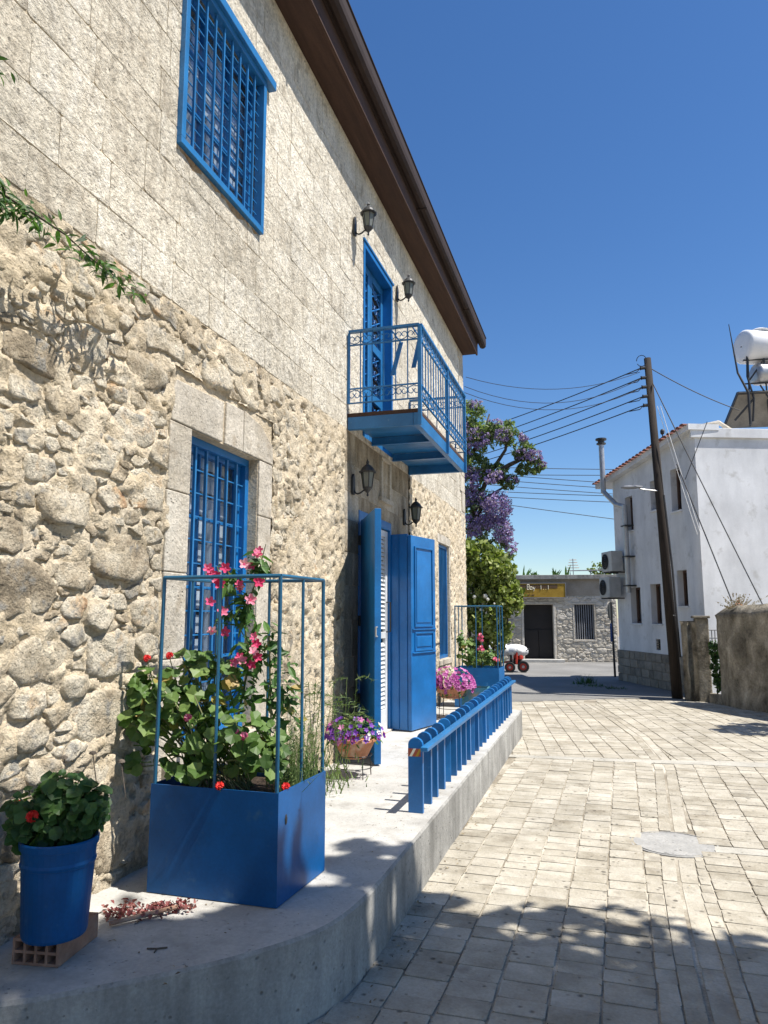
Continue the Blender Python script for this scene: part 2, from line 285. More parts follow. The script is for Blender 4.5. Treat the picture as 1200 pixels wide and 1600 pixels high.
def dirmat(loc, n, up=(0, 0, 1), spin=0.0, s=1.0):
    """matrix placing local Z along n"""
    z = Vector(n).normalized(); x = Vector(up).cross(z)
    if x.length < 1e-3: x = Vector((1, 0, 0))
    x.normalize(); y = z.cross(x)
    m = Matrix((x, y, z)).transposed().to_4x4()
    return Matrix.Translation(Vector(loc)) @ m @ Matrix.Rotation(spin, 4, 'Z') @ Matrix.Scale(s, 4)

# value noise
_rs = np.random.RandomState(3); _tab = _rs.rand(256, 256)
def vnoise(x, y):
    x = np.asarray(x, float); y = np.asarray(y, float)
    xi = np.floor(x).astype(int); yi = np.floor(y).astype(int); fx = x - xi; fy = y - yi
    fx = fx * fx * (3 - 2 * fx); fy = fy * fy * (3 - 2 * fy)
    t = lambda a, b: _tab[a & 255, b & 255]
    return (t(xi, yi) * (1 - fx) + t(xi + 1, yi) * fx) * (1 - fy) + (t(xi, yi + 1) * (1 - fx) + t(xi + 1, yi + 1) * fx) * fy
def fbm(x, y, o=4):
    s = 0; a = 0.5
    for i in range(o): s = s + a * vnoise(x * 2 ** i + 17 * i, y * 2 ** i + 31 * i); a *= 0.5
    return s

# polygons
def clip(poly, n, d):
    """keep points with p.n <= d"""
    out = []; m = len(poly)
    for i in range(m):
        a = poly[i]; b = poly[(i + 1) % m]; da = a[0] * n[0] + a[1] * n[1] - d; db = b[0] * n[0] + b[1] * n[1] - d
        if da <= 0: out.append(a)
        if (da < 0 < db) or (db < 0 < da):
            t = da / (da - db); out.append((a[0] + (b[0] - a[0]) * t, a[1] + (b[1] - a[1]) * t))
    return out
def area(p): return 0.5 * abs(sum(p[i][0] * p[(i + 1) % len(p)][1] - p[(i + 1) % len(p)][0] * p[i][1] for i in range(len(p))))
def centroid(p): return (sum(q[0] for q in p) / len(p), sum(q[1] for q in p) / len(p))
def resample(poly, n):
    L = [math.dist(poly[i], poly[(i + 1) % len(poly)]) for i in range(len(poly))]; T = sum(L); out = []
    i = 0; acc = 0
    for k in range(n):
        t = T * k / n
        while acc + L[i] < t and i < len(poly) - 1: acc += L[i]; i += 1
        f = (t - acc) / max(L[i], 1e-9); a = poly[i]; b = poly[(i + 1) % len(poly)]
        out.append((a[0] + (b[0] - a[0]) * f, a[1] + (b[1] - a[1]) * f))
    return out
def subdiv(poly, maxl, jit, q):
    """keep the corners, add jittered points along the longer edges"""
    out = []
    for i in range(len(poly)):
        a = poly[i]; b = poly[(i + 1) % len(poly)]; l = math.dist(a, b)
        if l < maxl * .25 and len(out) > 3: continue
        k = max(1, min(5, int(round(l / maxl)))); nx, ny = (b[1] - a[1]) / max(l, 1e-6), -(b[0] - a[0]) / max(l, 1e-6)
        for j in range(k):
            t = j / k; e = q.gauss(0, jit) if j else q.gauss(0, jit * .5); out.append((a[0] + (b[0] - a[0]) * t + nx * e, a[1] + (b[1] - a[1]) * t + ny * e))
    return out
def inset(poly, d):
    c = centroid(poly); out = []
    for p in poly:
        l = math.hypot(p[0] - c[0], p[1] - c[1]); k = max(0.25, 1 - d / max(l, 1e-6)); out.append((c[0] + (p[0] - c[0]) * k, c[1] + (p[1] - c[1]) * k))
    return out
def stone(mb, poly, o, u, v, w, h, bevel, base=-0.03, rough=0.0, extra=False):
    """pillowed stone: outline, shoulder ring(s), centre; returns tri count"""
    o = Vector(o); u = Vector(u); v = Vector(v); w = Vector(w); n = len(poly)
    def P(p, z): return o + u * p[0] + v * p[1] + w * z
    vs = [P(p, base) for p in poly]; p1 = [(p[0] + rnd.uniform(-rough, rough), p[1] + rnd.uniform(-rough, rough)) for p in poly]
    vs += [P(p, h * 0.55 + rnd.uniform(-rough, rough) * 0.4) for p in p1]
    p2 = inset(p1, bevel); tx = rnd.uniform(-1, 1) * rough * 0.5
    vs += [P(p, h + rnd.uniform(-rough, rough) * 0.8) for p in p2]
    fs = []
    for r in range(2):
        for i in range(n): j = (i + 1) % n; fs.append((r * n + i, r * n + j, (r + 1) * n + j, (r + 1) * n + i))
    c = centroid(p2); k = 3 * n; tl = (rnd.uniform(-.14, .14), rnd.uniform(-.2, .1))
    if extra:
        p3 = [(c[0] + (a - c[0]) * .55, c[1] + (b - c[1]) * .5) for a, b in p2]; vs += [P(p, h + tl[0] * (p[0] - c[0]) + tl[1] * (p[1] - c[1]) + rnd.uniform(-rough, rough) * .8) for p in p3]
        fs += [(2 * n + i, 2 * n + (i + 1) % n, 3 * n + (i + 1) % n, 3 * n + i) for i in range(n)]; k = 4 * n
    vs.append(P(c, h + rnd.uniform(-.5, 1) * rough))
    for i in range(n): fs.append((k - n + i, k - n + (i + 1) % n, k))
    mb.add(vs, fs)
def rock(mb, poly, o, u, v, w, h, amp):
    """broken stone face: ragged outline, rings following a noisy surface"""
    o = Vector(o); u = Vector(u); v = Vector(v); w = Vector(w); n = len(poly); c = centroid(poly); vs = []; fs = []
    ta, tb = rnd.uniform(-.10, .10), rnd.uniform(-.16, .08); sd = rnd.uniform(0, 200)
    def nz(a, b): return (float(fbm(a * 11 + sd, b * 12, 4)) - .47) * amp * 2.4
    for k, (fr, hb) in enumerate(((1.0, None), (.975, .45), (.90, .92), (.68, 1), (.38, 1))):
        for p in poly:
            a = c[0] + (p[0] - c[0]) * fr; b = c[1] + (p[1] - c[1]) * fr
            z = -.02 if hb is None else h * hb + nz(a, b) * min(1, hb * hb) + (ta * (a - c[0]) + tb * (b - c[1])) * hb
            vs.append(o + u * a + v * b + w * z)
    for k in range(4):
        for i in range(n): j = (i + 1) % n; fs.append((k * n + i, k * n + j, (k + 1) * n + j, (k + 1) * n + i))
    vs.append(o + u * c[0] + v * c[1] + w * (h + nz(*c)))
    for i in range(n): fs.append((4 * n + i, 4 * n + (i + 1) % n, 5 * n))
    mb.add(vs, fs)
def orient_ccw(p):
    s = sum(p[i][0] * p[(i + 1) % len(p)][1] - p[(i + 1) % len(p)][0] * p[i][1] for i in range(len(p)))
    return p if s > 0 else p[::-1]
def rubble_cells(y0, y1, z0, z1, rects, radii, aniso=1.65, seed=1, rlim=None):
    r_ = random.Random(seed); P = np.zeros((0, 3))
    for rad, tries in radii:
        for _ in range(tries):
            y = r_.uniform(y0, y1); z = r_.uniform(z0, z1)
            if rlim and rad > rlim(y): continue
            if any(a - rad * .3 < y < b + rad * .3 and c - rad * .2 < z < d + rad * .2 for a, b, c, d in rects): continue
            rr = rad * r_.uniform(0.75, 1.2)
            if len(P):
                dd = np.hypot(P[:, 0] - y, (P[:, 1] - z) * aniso)
                if (dd < (P[:, 2] + rr) * 0.86).any(): continue
            P = np.vstack([P, (y, z, rr)])
    cells = []
    for i in range(len(P)):
        yi, zi, ri = P[i]; zi_ = zi * aniso; m = ri * 2.2 + 0.06
        poly = [(yi - m, zi_ - m), (yi + m, zi_ - m), (yi + m, zi_ + m), (yi - m, zi_ + m)]
        for (n, d) in (((-1, 0), -y0), ((1, 0), y1), ((0, -1), -z0 * aniso), ((0, 1), z1 * aniso)): poly = clip(poly, n, d)
        dd = np.hypot(P[:, 0] - yi, P[:, 1] * aniso - zi_)
        for j in np.where((dd < 2 * m + 0.3) & (dd > 0))[0]:
            yj, zj, rj = P[j]; zj *= aniso; n = (2 * (yj - yi), 2 * (zj - zi_))
            d = (yj ** 2 + zj ** 2 - rj ** 2) - (yi ** 2 + zi_ ** 2 - ri ** 2)
            sk = 0.22 * math.sin(yi * 37 + yj * 53 + (zi_ + zj) * 41 + (yi + yj) * 16); ca_, sa_ = math.cos(sk), math.sin(sk); mx_ = d / (n[0] ** 2 + n[1] ** 2); px_ = (n[0] * mx_, n[1] * mx_)
            dn = ((n[0] * n[0] + n[1] * n[1])); t0 = (yi * n[0] + zi_ * n[1] - d) / dn; fx_ = (yi - n[0] * t0, zi_ - n[1] * t0)
            sgn = 1 if i < j else 1; n = (n[0] * ca_ - n[1] * sa_, n[0] * sa_ + n[1] * ca_); mid_ = ((yi + yj) / 2, (zi_ + zj) / 2)
            # the boundary is turned a little about the point where the two centres' line crosses it
            d = fx_[0] * n[0] + fx_[1] * n[1]
            poly = clip(poly, n, d)
            if len(poly) < 3: break
        for a, b, c, d in rects:
            if len(poly) < 3: break
            c *= aniso; d *= aniso
            if max(p[0] for p in poly) < a or min(p[0] for p in poly) > b or max(p[1] for p in poly) < c or min(p[1] for p in poly) > d: continue
            opts = [(a - yi, (1, 0), a), (yi - b, (-1, 0), -b), (c - zi_, (0, 1), c), (zi_ - d, (0, -1), -d)]
            o = max(opts); poly = clip(poly, o[1], o[2])
        if len(poly) < 3: continue
        poly = orient_ccw([(p[0], p[1] / aniso) for p in poly])
        if area(poly) > 0.0006: cells.append((poly, ri))
    return cells
def seen_size(c3, A):
    d = Vector(c3) - Vector((0, 0, EYE)); r = d.length
    if d.y < 0.3: return 0
    return A / r ** 2 * abs(d.x if True else 1) / r

# ================================================================ SETTING
mb = MB()
mb.box(-300, 300, -200, 500, -0.5, -0.05); struct('ground', mb, M_dirt)
mb = MB().box(-14, 14, -6, 15.6, -0.3, -0.007); street = struct('street', mb, M_joint)
# asphalt cross street beyond the paving
mb = MB(); pts = [(-14, 13.2), (-3, 13.9), (-1.6, 14.25), (-0.5, 14.95), (0.4, 15.5), (1.5, 15.4), (6, 15.2), (6, 60), (-14, 60)]
mb.prism(pts, (0, 0, -0.10), (1, 0, 0), (0, 1, 0), (0, 0, 1), 0.104); struct('road', mb, M_asph)
# asphalt is one sheet: a few darker patch repairs
mb = MB(); mb.prism([(-1.0, 17.5), (0.2, 17.9), (0.1, 19.0), (-1.2, 18.7)], (0, 0, 0.0), (1, 0, 0), (0, 1, 0), (0, 0, 1), 0.008); tag(obj('asphalt_patch', mb, M_asph, street))

# pavers: two fields either side of a concrete band
pavers = []
def paver_field(ox, oy, az, rows, cols, keep, seed):
    r_ = random.Random(seed); ca, sa = math.cos(az), math.sin(az)
    def W(a, b): return (ox + a * ca - b * sa, oy + a * sa + b * ca)
    xs = [0.0]
    for i in range(cols): xs.append(xs[-1] + r_.uniform(0.175, 0.225))
    for i in range(cols):
        y = r_.uniform(-0.2, 0)
        while y < rows:
            h = r_.choice((0.13, 0.145, 0.155, 0.165, 0.18)); gx = r_.uniform(0.003, 0.008); gy = r_.uniform(0.0015, 0.005)
            q = [(xs[i] + gx, y + gy), (xs[i + 1] - gx, y + gy), (xs[i + 1] - gx, y + h - gy), (xs[i] + gx, y + h - gy)]
            q = [(a + r_.uniform(-.0035, .0035), b + r_.uniform(-.004, .004)) for a, b in q]
            w = keep([W(a, b) for a, b in q])
            if w: pavers.append(w)
            y += h
DX = [(1.5, 0.30), (3.39, 0.309), (3.96, 0.321), (4.79, 0.338), (6.13, 0.41), (8.6, 0.544), (9.0, 0.55), (10.76, 0.40), (12.6, 0.08), (14.3, -0.30)]
def drain_x(y):
    for (a, xa), (b, xb) in zip(DX, DX[1:]):
        if y <= b: return xa + (xb - xa) * (y - a) / (b - a)
    return DX[-1][1]
MH = (0.44, 5.85)
def cut(w, lines):
    for n, d in lines:
        w = clip(w, n, d)
        if len(w) < 3: return None
    return w if area(w) > 0.004 else None
def okA(w):
    x, y = centroid(w); dx = drain_x(y) + 0.055
    if math.hypot(x - MH[0], y - MH[1]) < 0.26 or y > 9: return None
    w = cut(w, [((0, 1), 8.83 + .07 * max(0, x)), ((-1, 0), 1.07 if y > 3.2 else 1.5)])
    if w: w = cut(w, [((1, 0), dx - 0.104)] if x < dx else [((-1, 0), -(dx + 0.112))])
    if w and x > MH[0] and 5.4 < y < 6.2: w = cut(w, [((0, 1), 5.715)] if y < 5.8 else [((0, -1), -5.885)])
    return w
def okB(w):
    x, y = centroid(w); dx = drain_x(y) + 0.055; lim = 14.2 + max(-1.5, min(1.2, (x + 1.6) * 0.62))
    if x > 3.4 or (x < -1.05 and y < 10.45) or y > lim: return None
    w = cut(w, [((0, -1), -(9.0 + .09 * max(-.8, x)))])
    if w: w = cut(w, [((1, 0), dx - 0.104)] if x < dx else [((-1, 0), -(dx + 0.112))])
    return w
paver_field(-1.18, 1.2, R(-1.5), 9.0, 22, okA, 5)
paver_field(-2.6, 8.5, R(9.0), 9.0, 36, okB, 6)
pav = []
for w in pavers:
    c = centroid(w); d = math.hypot(c[0], c[1]); vis = c[1] > 2.2 and -1.2 < c[0] < 0.2 * c[1] + 0.25
    pav.append(((area(w) / d ** 3 if vis else -d), w))
pav.sort(key=lambda t: -t[0])
rest = MB()
def pav_poly(w):
    out = []
    n = len(w)
    for i in range(n):
        a = w[i]; b = w[(i + 1) % n]
        out += [(a[0] + (b[0] - a[0]) * .05, a[1] + (b[1] - a[1]) * .05), (a[0] + (b[0] - a[0]) * .95, a[1] + (b[1] - a[1]) * .95)]
    return orient_ccw(out)
for i, (k, w) in enumerate(pav):
    p = pav_poly(w); hh = rnd.uniform(-0.003, 0.004)
    if i < 298:
        m1 = MB(); stone(m1, p, (0, 0, 0), (1, 0, 0), (0, 1, 0), (0, 0, 1), hh, 0.007, base=-0.02, rough=0.0014); obj('paver', m1, M_paver, street)
    else: stone(rest, p, (0, 0, 0), (1, 0, 0), (0, 1, 0), (0, 0, 1), hh, 0.007, base=-0.02, rough=0.0014)
tag(obj('paver', rest, M_paver, street), kind='stuff')
# drain channel stones along the street, edging strips either side
ys = 1.6
while ys < 14.2:
    h = 1.15 if ys < 9 else 0.9
    if ys < 5.5 < ys + h: h = max(.2, 5.53 - ys)
    elif 5.5 <= ys < 6.17: ys = 6.17; h = 1.2
    if ys < 8.83 < ys + h: h = 8.83 - ys
    elif 8.8 <= ys < 9.05: ys = 9.06; h = .8
    if True:
        for off, wd, z in ((-0.045, 0.085, 0.001), (0.062, 0.10, -0.006)):
            m1 = MB(); a, b = ys + 0.006, ys + h - 0.006
            q = [(drain_x(a) + off, a), (drain_x(a) + off + wd, a), (drain_x(b) + off + wd, b), (drain_x(b) + off, b)]
            stone(m1, pav_poly(q), (0, 0, 0), (1, 0, 0), (0, 1, 0), (0, 0, 1), z, 0.006, base=-0.03, rough=0.001); obj('channel_stone', m1, M_paver, street)
    ys += h
mb = MB(); mb.prism([(-1.07, 8.78), (0.45, 8.86), (1.3, 8.93), (4, 9.02), (4, 9.30), (1.3, 9.20), (0.45, 9.03), (-1.07, 8.93)], (0, 0, -0.02), (1, 0, 0), (0, 1, 0), (0, 0, 1), 0.022)
obj('concrete_band', mb, M_band, street)
mb = MB(); mb.prism([(0.70, 5.72), (4, 5.78), (4, 5.92), (0.70, 5.86)], (0, 0, -0.02), (1, 0, 0), (0, 1, 0), (0, 0, 1), 0.022); obj('concrete_band', mb, M_band, street)
mb = MB(); mb.lathe((MH[0], MH[1], -0.01), [(0.30, 0), (0.30, 0.011), (0.288, 0.012), (0.286, 0.006), (0.272, 0.006), (0.270, 0.012), (0.0, 0.017)][:6] + [(0.02, 0.0125)], 40)
mh = empty('manhole_cover', (MH[0], MH[1], 0), 'round concrete-grey manhole cover set in the pale stone paving', 'manhole cover')
obj('cover_plate', mb, M_cover, mh, smooth=False)

# raised concrete walkway with a curved near end
L = 0.33
edge = [(-6, 1.55), (-3.2, 1.72), (-2.4, 1.98), (-1.956, 2.18), (-1.72, 2.36), (-1.476, 2.578), (-1.33, 2.74), (-1.20, 2.92), (-1.12, 3.10), (-1.08, 3.35), (-1.066, 3.7), (-1.066, 4.25), (-1.064, 5.5), (-1.064, 7), (-1.064, 8.5), (-1.062, 10.25), (-1.09, 10.36), (-1.2, 10.45), (-1.8, 10.9), (-2.3, 11.4), (-2.34, 11.6)]
sm_ = []
for i in range(len(edge) - 1):
    p0, p1, p2, p3 = (Vector(edge[max(i - 1, 0)]), Vector(edge[i]), Vector(edge[i + 1]), Vector(edge[min(i + 2, len(edge) - 1)])); kk = 4 if i < 10 or i > 14 else 1
    for t_ in range(kk):
        t = t_ / kk; q_ = 0.5 * ((2 * p1) + (p2 - p0) * t + (2 * p0 - 5 * p1 + 4 * p2 - p3) * t * t + (3 * p1 - p0 - 3 * p2 + p3) * t ** 3) if kk > 1 else p1; sm_.append((q_.x, q_.y))
edge = sm_ + [edge[-1]]
mb = MB(); n = len(edge)
top = [(x, y, L) for x, y in edge]; top2 = []
for i, (x, y) in enumerate(edge):
    a = Vector(edge[max(i - 1, 0)]); b = Vector(edge[min(i + 1, n - 1)]); t = (b - a).normalized(); nn = Vector((t.y, -t.x))
    top2.append((x - nn.x * 0.012, y - nn.y * 0.012, L)); top[i] = (x, y, L - 0.012)
back = [(-6, 11.6, L)]
vs = [(x, y, -0.2) for x, y in edge] + top + top2 + back
fs = [(i, i + 1, n + i + 1, n + i) for i in range(n - 1)] + [(n + i, n + i + 1, 2 * n + i + 1, 2 * n + i) for i in range(n - 1)]
face = [2 * n + i for i in range(n)] + [3 * n]; 
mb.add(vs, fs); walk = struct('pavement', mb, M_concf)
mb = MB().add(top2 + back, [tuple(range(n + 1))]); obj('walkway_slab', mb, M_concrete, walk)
# hairline joint in the kerb wall, small corner joint
# fallen twigs
tw = MB(); tw.tube([(-1.72, 2.66, L + .004), (-1.68, 2.665, L + .006), (-1.65, 2.69, L + .004)], 0.0035, 5).tube([(-1.68, 2.665, L + .005), (-1.675, 2.64, L + .003)], 0.003, 5)
tag(obj('twig', tw, M_bark), 'small dark forked twig lying on the concrete ledge in front of the bucket', 'twig')

deb_ = MB(); q = random.Random(91)
for i in range(520):
    t_ = q.random()
    if t_ < .45: p = Vector((-1.05 + abs(q.gauss(0, .06)), q.uniform(2.4, 10.2), .006))
    elif t_ < .7: p = Vector((q.uniform(-1.0, 2.6), q.uniform(2.4, 13), .007))
    else: p = Vector((q.uniform(-2.2, -1.1), q.uniform(2.3, 10.2), L + .003))
    if p.z > .1 and p.y < 3.0: p.x = max(p.x, -1.9); p.x = min(p.x, -1.5)
    M = dirmat(p, (q.gauss(0, .25), q.gauss(0, .25), 1), spin=q.uniform(0, 6), s=q.uniform(.35, 1.1)); deb_.add([M @ Vector(v_) for v_ in ((.013, 0, 0), (.002, .005, .002), (-.012, 0, 0), (0, -.005, .002))], [(0, 1, 2, 3)])
tag(obj('fallen_leaves', deb_, M_litter), 'scattered dry leaf litter and grit along the kerb and street', 'leaf litter', kind='stuff')
# ================================================================ STONE HOUSE
W = -2.3
HY0, HY1 = -1.5, 13.16
house = empty('stone_house', (W, HY1, 0), 'two storey limestone house with bright blue windows, doors and balcony', 'house')
win1 = (3.51, 4.63, 4.375, 5.60); win2 = (3.79, 4.70, 0.85, 2.70); win3 = (10.80, 11.61, 0.955, 2.69)
bdoor = (7.12, 8.27, 3.46, 5.62); gdoor = (7.00, 8.20, 0.33, 2.66)
opens = [win1, win2, win3, bdoor, gdoor]
ysb = sorted({HY0, HY1, *[o[0] for o in opens], *[o[1] for o in opens]}); zsb = sorted({-0.3, 6.47, *[o[2] for o in opens], *[o[3] for o in opens]})
def inopen(y, z): return any(a < y < b and c < z < d for a, b, c, d in opens)
mb = MB()
for a, b in zip(ysb, ysb[1:]):
    z = 0
    run = None
    for c, d in zip(zsb, zsb[1:]):
        if not inopen((a + b) / 2, (c + d) / 2):
            if run is None: run = [c, d]
            else: run[1] = d
        elif run: mb.box(W - 0.5, W - 0.003, a, b, *run); run = None
    if run: mb.box(W - 0.5, W - 0.003, a, b, *run)
# other walls of the body
mb.box(-9, W - 0.5, HY1 - 0.4, HY1, -0.3, 6.47); mb.box(-9, -8.6, HY0, HY1 - 0.4, -0.3, 6.47); mb.box(-8.6, W - 0.5, HY0, HY0 + 0.4, -0.3, 6.47)
obj('wall', mb, M_mortar, house)
mb = MB().box(-8.6, W - 0.5, HY0 + 0.4, HY1 - 0.4, 3.15, 3.4); mb.box(-8.6, W - 0.5, HY0 + 0.4, HY1 - 0.4, 6.2, 6.4); mb.box(-3.6, -3.55, HY0 + .4, HY1 - .4, -0.3, 3.15); mb.box(-3.6, -3.55, HY0 + .4, HY1 - .4, 3.4, 6.2)
obj('interior', mb, M_dark, house)

# mortar relief sheets (rubble zone)
RZ0, RZ1 = 0.30, 3.39
dress = [(3.54, 4.93, 0.70, 3.03), (6.50, 9.05, 0.0, 3.39), (10.72, 11.70, 0.86, 2.83)]
def relief(y0, y1, z0, z1, st, amp, off):
    ny = int((y1 - y0) / st) + 1; nz = int((z1 - z0) / st) + 1
    Y, Z = np.meshgrid(np.linspace(y0, y1, ny), np.linspace(z0, z1, nz))
    k = fbm(Y * 9, Z * 11, 5); h = (k - 0.47) * amp * 2
    fine = fbm(Y * 30 + 9, Z * 34, 3) - 0.45
    smooth = np.clip((Y - 4.8) / 1.2, 0, 1)
    h = h + fine * (0.012 + 0.012 * smooth) + smooth * 0.012
    pit = np.clip(0.36 - fbm(Y * 17 + 50, Z * 21 + 7, 3), 0, 1); h = h - pit * 0.22
    V = np.stack([W + off + h, Y, Z], -1).reshape(-1, 3)
    mb = MB(); mb.v = [tuple(p) for p in V.tolist()]
    def inside(y, z): return any(a + .02 < y < b - .02 and c + .02 < z < d - .02 for a, b, c, d in dress)
    for i in range(nz - 1):
        for j in range(ny - 1):
            if inside(Y[0, j], Z[i, 0]): continue
            a = i * ny + j; mb.f.append((a, a + 1, a + ny + 1, a + ny))
    return mb
# butt-ended relief: shift x up so a solid backing is always behind it
obj('mortar', relief(1.0, 5.2, RZ0, RZ1, 0.0165, 0.032, 0.009), M_mortar, house, smooth=True)
obj('mortar', relief(5.2, HY1, RZ0, RZ1, 0.022, 0.018, 0.010), M_mortar, house, smooth=True)

cells = rubble_cells(0.9, HY1 - 0.01, RZ0, RZ1, dress, [(0.235, 200), (0.18, 700), (0.135, 1500), (0.095, 2600), (0.066, 4500), (0.045, 6000), (0.03, 5000)],
                     seed=11, rlim=lambda y: 0.30 if y < 4.9 else (0.14 if y < 6.6 else 0.12))
st = []
for poly, r in cells:
    c = centroid(poly); A = area(poly)
    st.append((seen_size((W, c[0], c[1]), A) if c[0] > 2.1 else 0, poly, r))
st.sort(key=lambda t: -t[0]); chips = MB()
for i, (k, poly, r) in enumerate(st):
    c = centroid(poly); far = c[0] > 5.0
    n = 12 if r > 0.06 else 8
    ys_ = [q_[0] for q_ in poly]; zs2 = [q_[1] for q_ in poly]; wy = (max(ys_) - min(ys_)); wz_ = (max(zs2) - min(zs2))
    for (nn_, dd_) in (((1, 0), max(ys_) - wy * rnd.uniform(0, .09)), ((-1, 0), -(min(ys_) + wy * rnd.uniform(0, .09))), ((rnd.uniform(-.12, .12), 1), None), ((rnd.uniform(-.12, .12), -1), None)):
        if dd_ is None: dd_ = max(q_[0] * nn_[0] + q_[1] * nn_[1] for q_ in poly) - wz_ * rnd.uniform(.04, .16)
        pp = clip(poly, nn_, dd_); poly = pp if len(pp) > 3 else poly
    p = subdiv(inset(poly, 0.002 + 0.007 * rnd.random()), max(.03, r * .42), r * .075, rnd)
    rr = min(0.010, r * 0.09)
    h = (rnd.uniform(0.010, 0.025) if r > 0.08 else rnd.uniform(0.004, 0.020)) * (0.6 if far else 1)
    bev = min(0.022, r * 0.22)
    m1 = MB() if i < 295 else chips
    p = [(a_ + rnd.gauss(0, rr * .2), b_ + rnd.gauss(0, rr * .2)) for a_, b_ in p]
    if i < 295: rock(m1, p, (W, 0, 0), (0, 1, 0), (0, 0, 1), (1, 0, 0), h, min(.024, r * .17))
    else: stone(m1, p, (W, 0, 0), (0, 1, 0), (0, 0, 1), (1, 0, 0), h, bev, base=-0.02, rough=rr * .8, extra=True)
    if i < 295: obj('rubble_stone', m1, M_rubble, house, smooth=True)
tag(obj('rubble_stone', chips, M_rubble, house, smooth=True), kind='stuff')

# ashlar upper storey and door bay
def subtract(rects, hole):
    out = []; a, b, c, d = hole
    for (y0, y1, z0, z1) in rects:
        if y1 <= a or y0 >= b or z1 <= c or z0 >= d: out.append((y0, y1, z0, z1)); continue
        if y0 < a: out.append((y0, a, z0, z1))
        if y1 > b: out.append((b, y1, z0, z1))
        m0, m1 = max(y0, a), min(y1, b)
        if z0 < c: out.append((m0, m1, z0, c))
        if z1 > d: out.append((m0, m1, d, z1))
    return out
r_ = random.Random(21); blocks = []
def courses(y0, y1, z0, z1, lo, hi, l0, l1, mat):
    z = z0
    while z < z1 - 0.02:
        h = r_.uniform(lo, hi)
        if z + h > z1 - 0.15: h = z1 - z
        y = y0 - r_.uniform(0, 0.3)
        while y < y1:
            l = r_.uniform(l0, l1); e = y + l
            if e > y1 - 0.2: e = y1
            rs = [(max(y, y0), e, z, z + h)]
            for o in opens: rs = subtract(rs, o)
            for q in rs:
                if q[1] - q[0] > 0.035 and q[3] - q[2] > 0.035: blocks.append((q, mat))
            y = e
        z += h
courses(HY0 + 1.2, HY1, 3.40, 6.46, 0.22, 0.31, 0.30, 0.62, M_ashlar)
nb = len(blocks)
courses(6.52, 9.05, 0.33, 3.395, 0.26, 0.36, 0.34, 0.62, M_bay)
blocks.sort(key=lambda t: -(seen_size((W, (t[0][0] + t[0][1]) / 2, (t[0][2] + t[0][3]) / 2), 1.0) if t[0][1] > 2.0 else 0))
rest = MB()
for i, (q, mat) in enumerate(blocks):
    a, b, c, d = q; gz = 0.0007
    sh = [(a + gz + r_.uniform(0, .003), c + gz + r_.uniform(0, .003)), (b - gz - r_.uniform(0, .003), c + gz + r_.uniform(0, .003)), (b - gz - r_.uniform(0, .003), d - gz - r_.uniform(0, .003)), (a + gz + r_.uniform(0, .003), d - gz - r_.uniform(0, .003))]
    out = []
    for k in range(4):
        p0 = sh[k]; p1 = sh[(k + 1) % 4]
        for t in (0.04, 0.5, 0.96): out.append((p0[0] + (p1[0] - p0[0]) * t + r_.uniform(-.002, .002), p0[1] + (p1[1] - p0[1]) * t + r_.uniform(-.002, .002)))
    m1 = MB() if i < 295 else rest
    stone(m1, out, (W, 0, 0), (0, 1, 0), (0, 0, 1), (1, 0, 0), r_.uniform(0.0, 0.0035), 0.006, base=-0.0105, rough=0.0022)
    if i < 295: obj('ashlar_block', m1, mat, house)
if rest.v: tag(obj('ashlar_block', rest, M_ashlar, house), kind='stuff')

# dressed stone surrounds
def dblock(name, poly, proud=0.014, back=0.30, bev=0.006):
    m = MB().prism(orient_ccw(poly), (W - back, 0, 0), (0, 1, 0), (0, 0, 1), (1, 0, 0), back + proud); return obj(name, m, M_dressed, house, bevel=bev)
def rect(a, b, c, d): return [(a, c), (b, c), (b, d), (a, d)]
for (a, b) in ((0.70, 1.36), (1.365, 1.84), (1.845, 2.30), (2.305, 2.70)):
    dblock('jamb_stone', rect(3.555 + rnd.uniform(-.01, .01), 3.785, a, b)); dblock('jamb_stone', rect(4.705, 4.915 + rnd.uniform(-.02, .01), a, b), 0.012)
dblock('lintel_stone', [(3.56, 2.705), (4.15, 2.705), (4.155, 2.97), (3.60, 2.95), (3.555, 2.86)], 0.018)
dblock('lintel_stone', [(4.19, 2.705), (4.44, 2.705), (4.44, 2.99), (4.20, 2.985)], 0.014)
dblock('lintel_stone', [(4.446, 2.705), (4.92, 2.705), (4.91, 2.84), (4.72, 2.95), (4.446, 2.995)], 0.016)
dblock('sill_stone', rect(3.60, 4.90, 0.70, 0.84), 0.05)
for (a, b) in ((0.96, 1.5), (1.505, 2.1), (2.105, 2.69)):
    dblock('jamb_stone', rect(10.725, 10.795, a, b), 0.02); dblock('jamb_stone', rect(11.615, 11.695, a, b), 0.02)
dblock('lintel_stone', rect(10.72, 11.70, 2.695, 2.83), 0.024); dblock('sill_stone', rect(10.72, 11.70, 0.87, 0.95), 0.04)
# recessed carved panel over the door, thin stone string under the balcony
mb = MB(); mb.box(W, W + 0.03, 7.74, 7.80, 2.92, 3.33); mb.box(W, W + 0.03, 8.08, 8.14, 2.92, 3.33); mb.box(W, W + 0.04, 7.70, 8.18, 2.86, 2.915); mb.box(W, W + 0.035, 7.74, 8.14, 3.335, 3.37)
obj('carved_panel', mb, M_dressed, house, bevel=0.004)
# downpipe-thin edge at corner: quoins
z = 0.33; k = 0
while z < 6.4:
    h = rnd.uniform(0.28, 0.36); l = 0.42 if k % 2 else 0.26
    if z + h > 6.45: h = 6.45 - z
    if 3.0 < z < 3.4: pass
    m1 = MB(); m1.box(W - 0.25, W + rnd.uniform(0.014, 0.022), HY1 - l, HY1 + 0.012, z + 0.004, z + h - 0.004); obj('quoin_stone', m1, M_dressed, house, bevel=0.008); z += h; k += 1

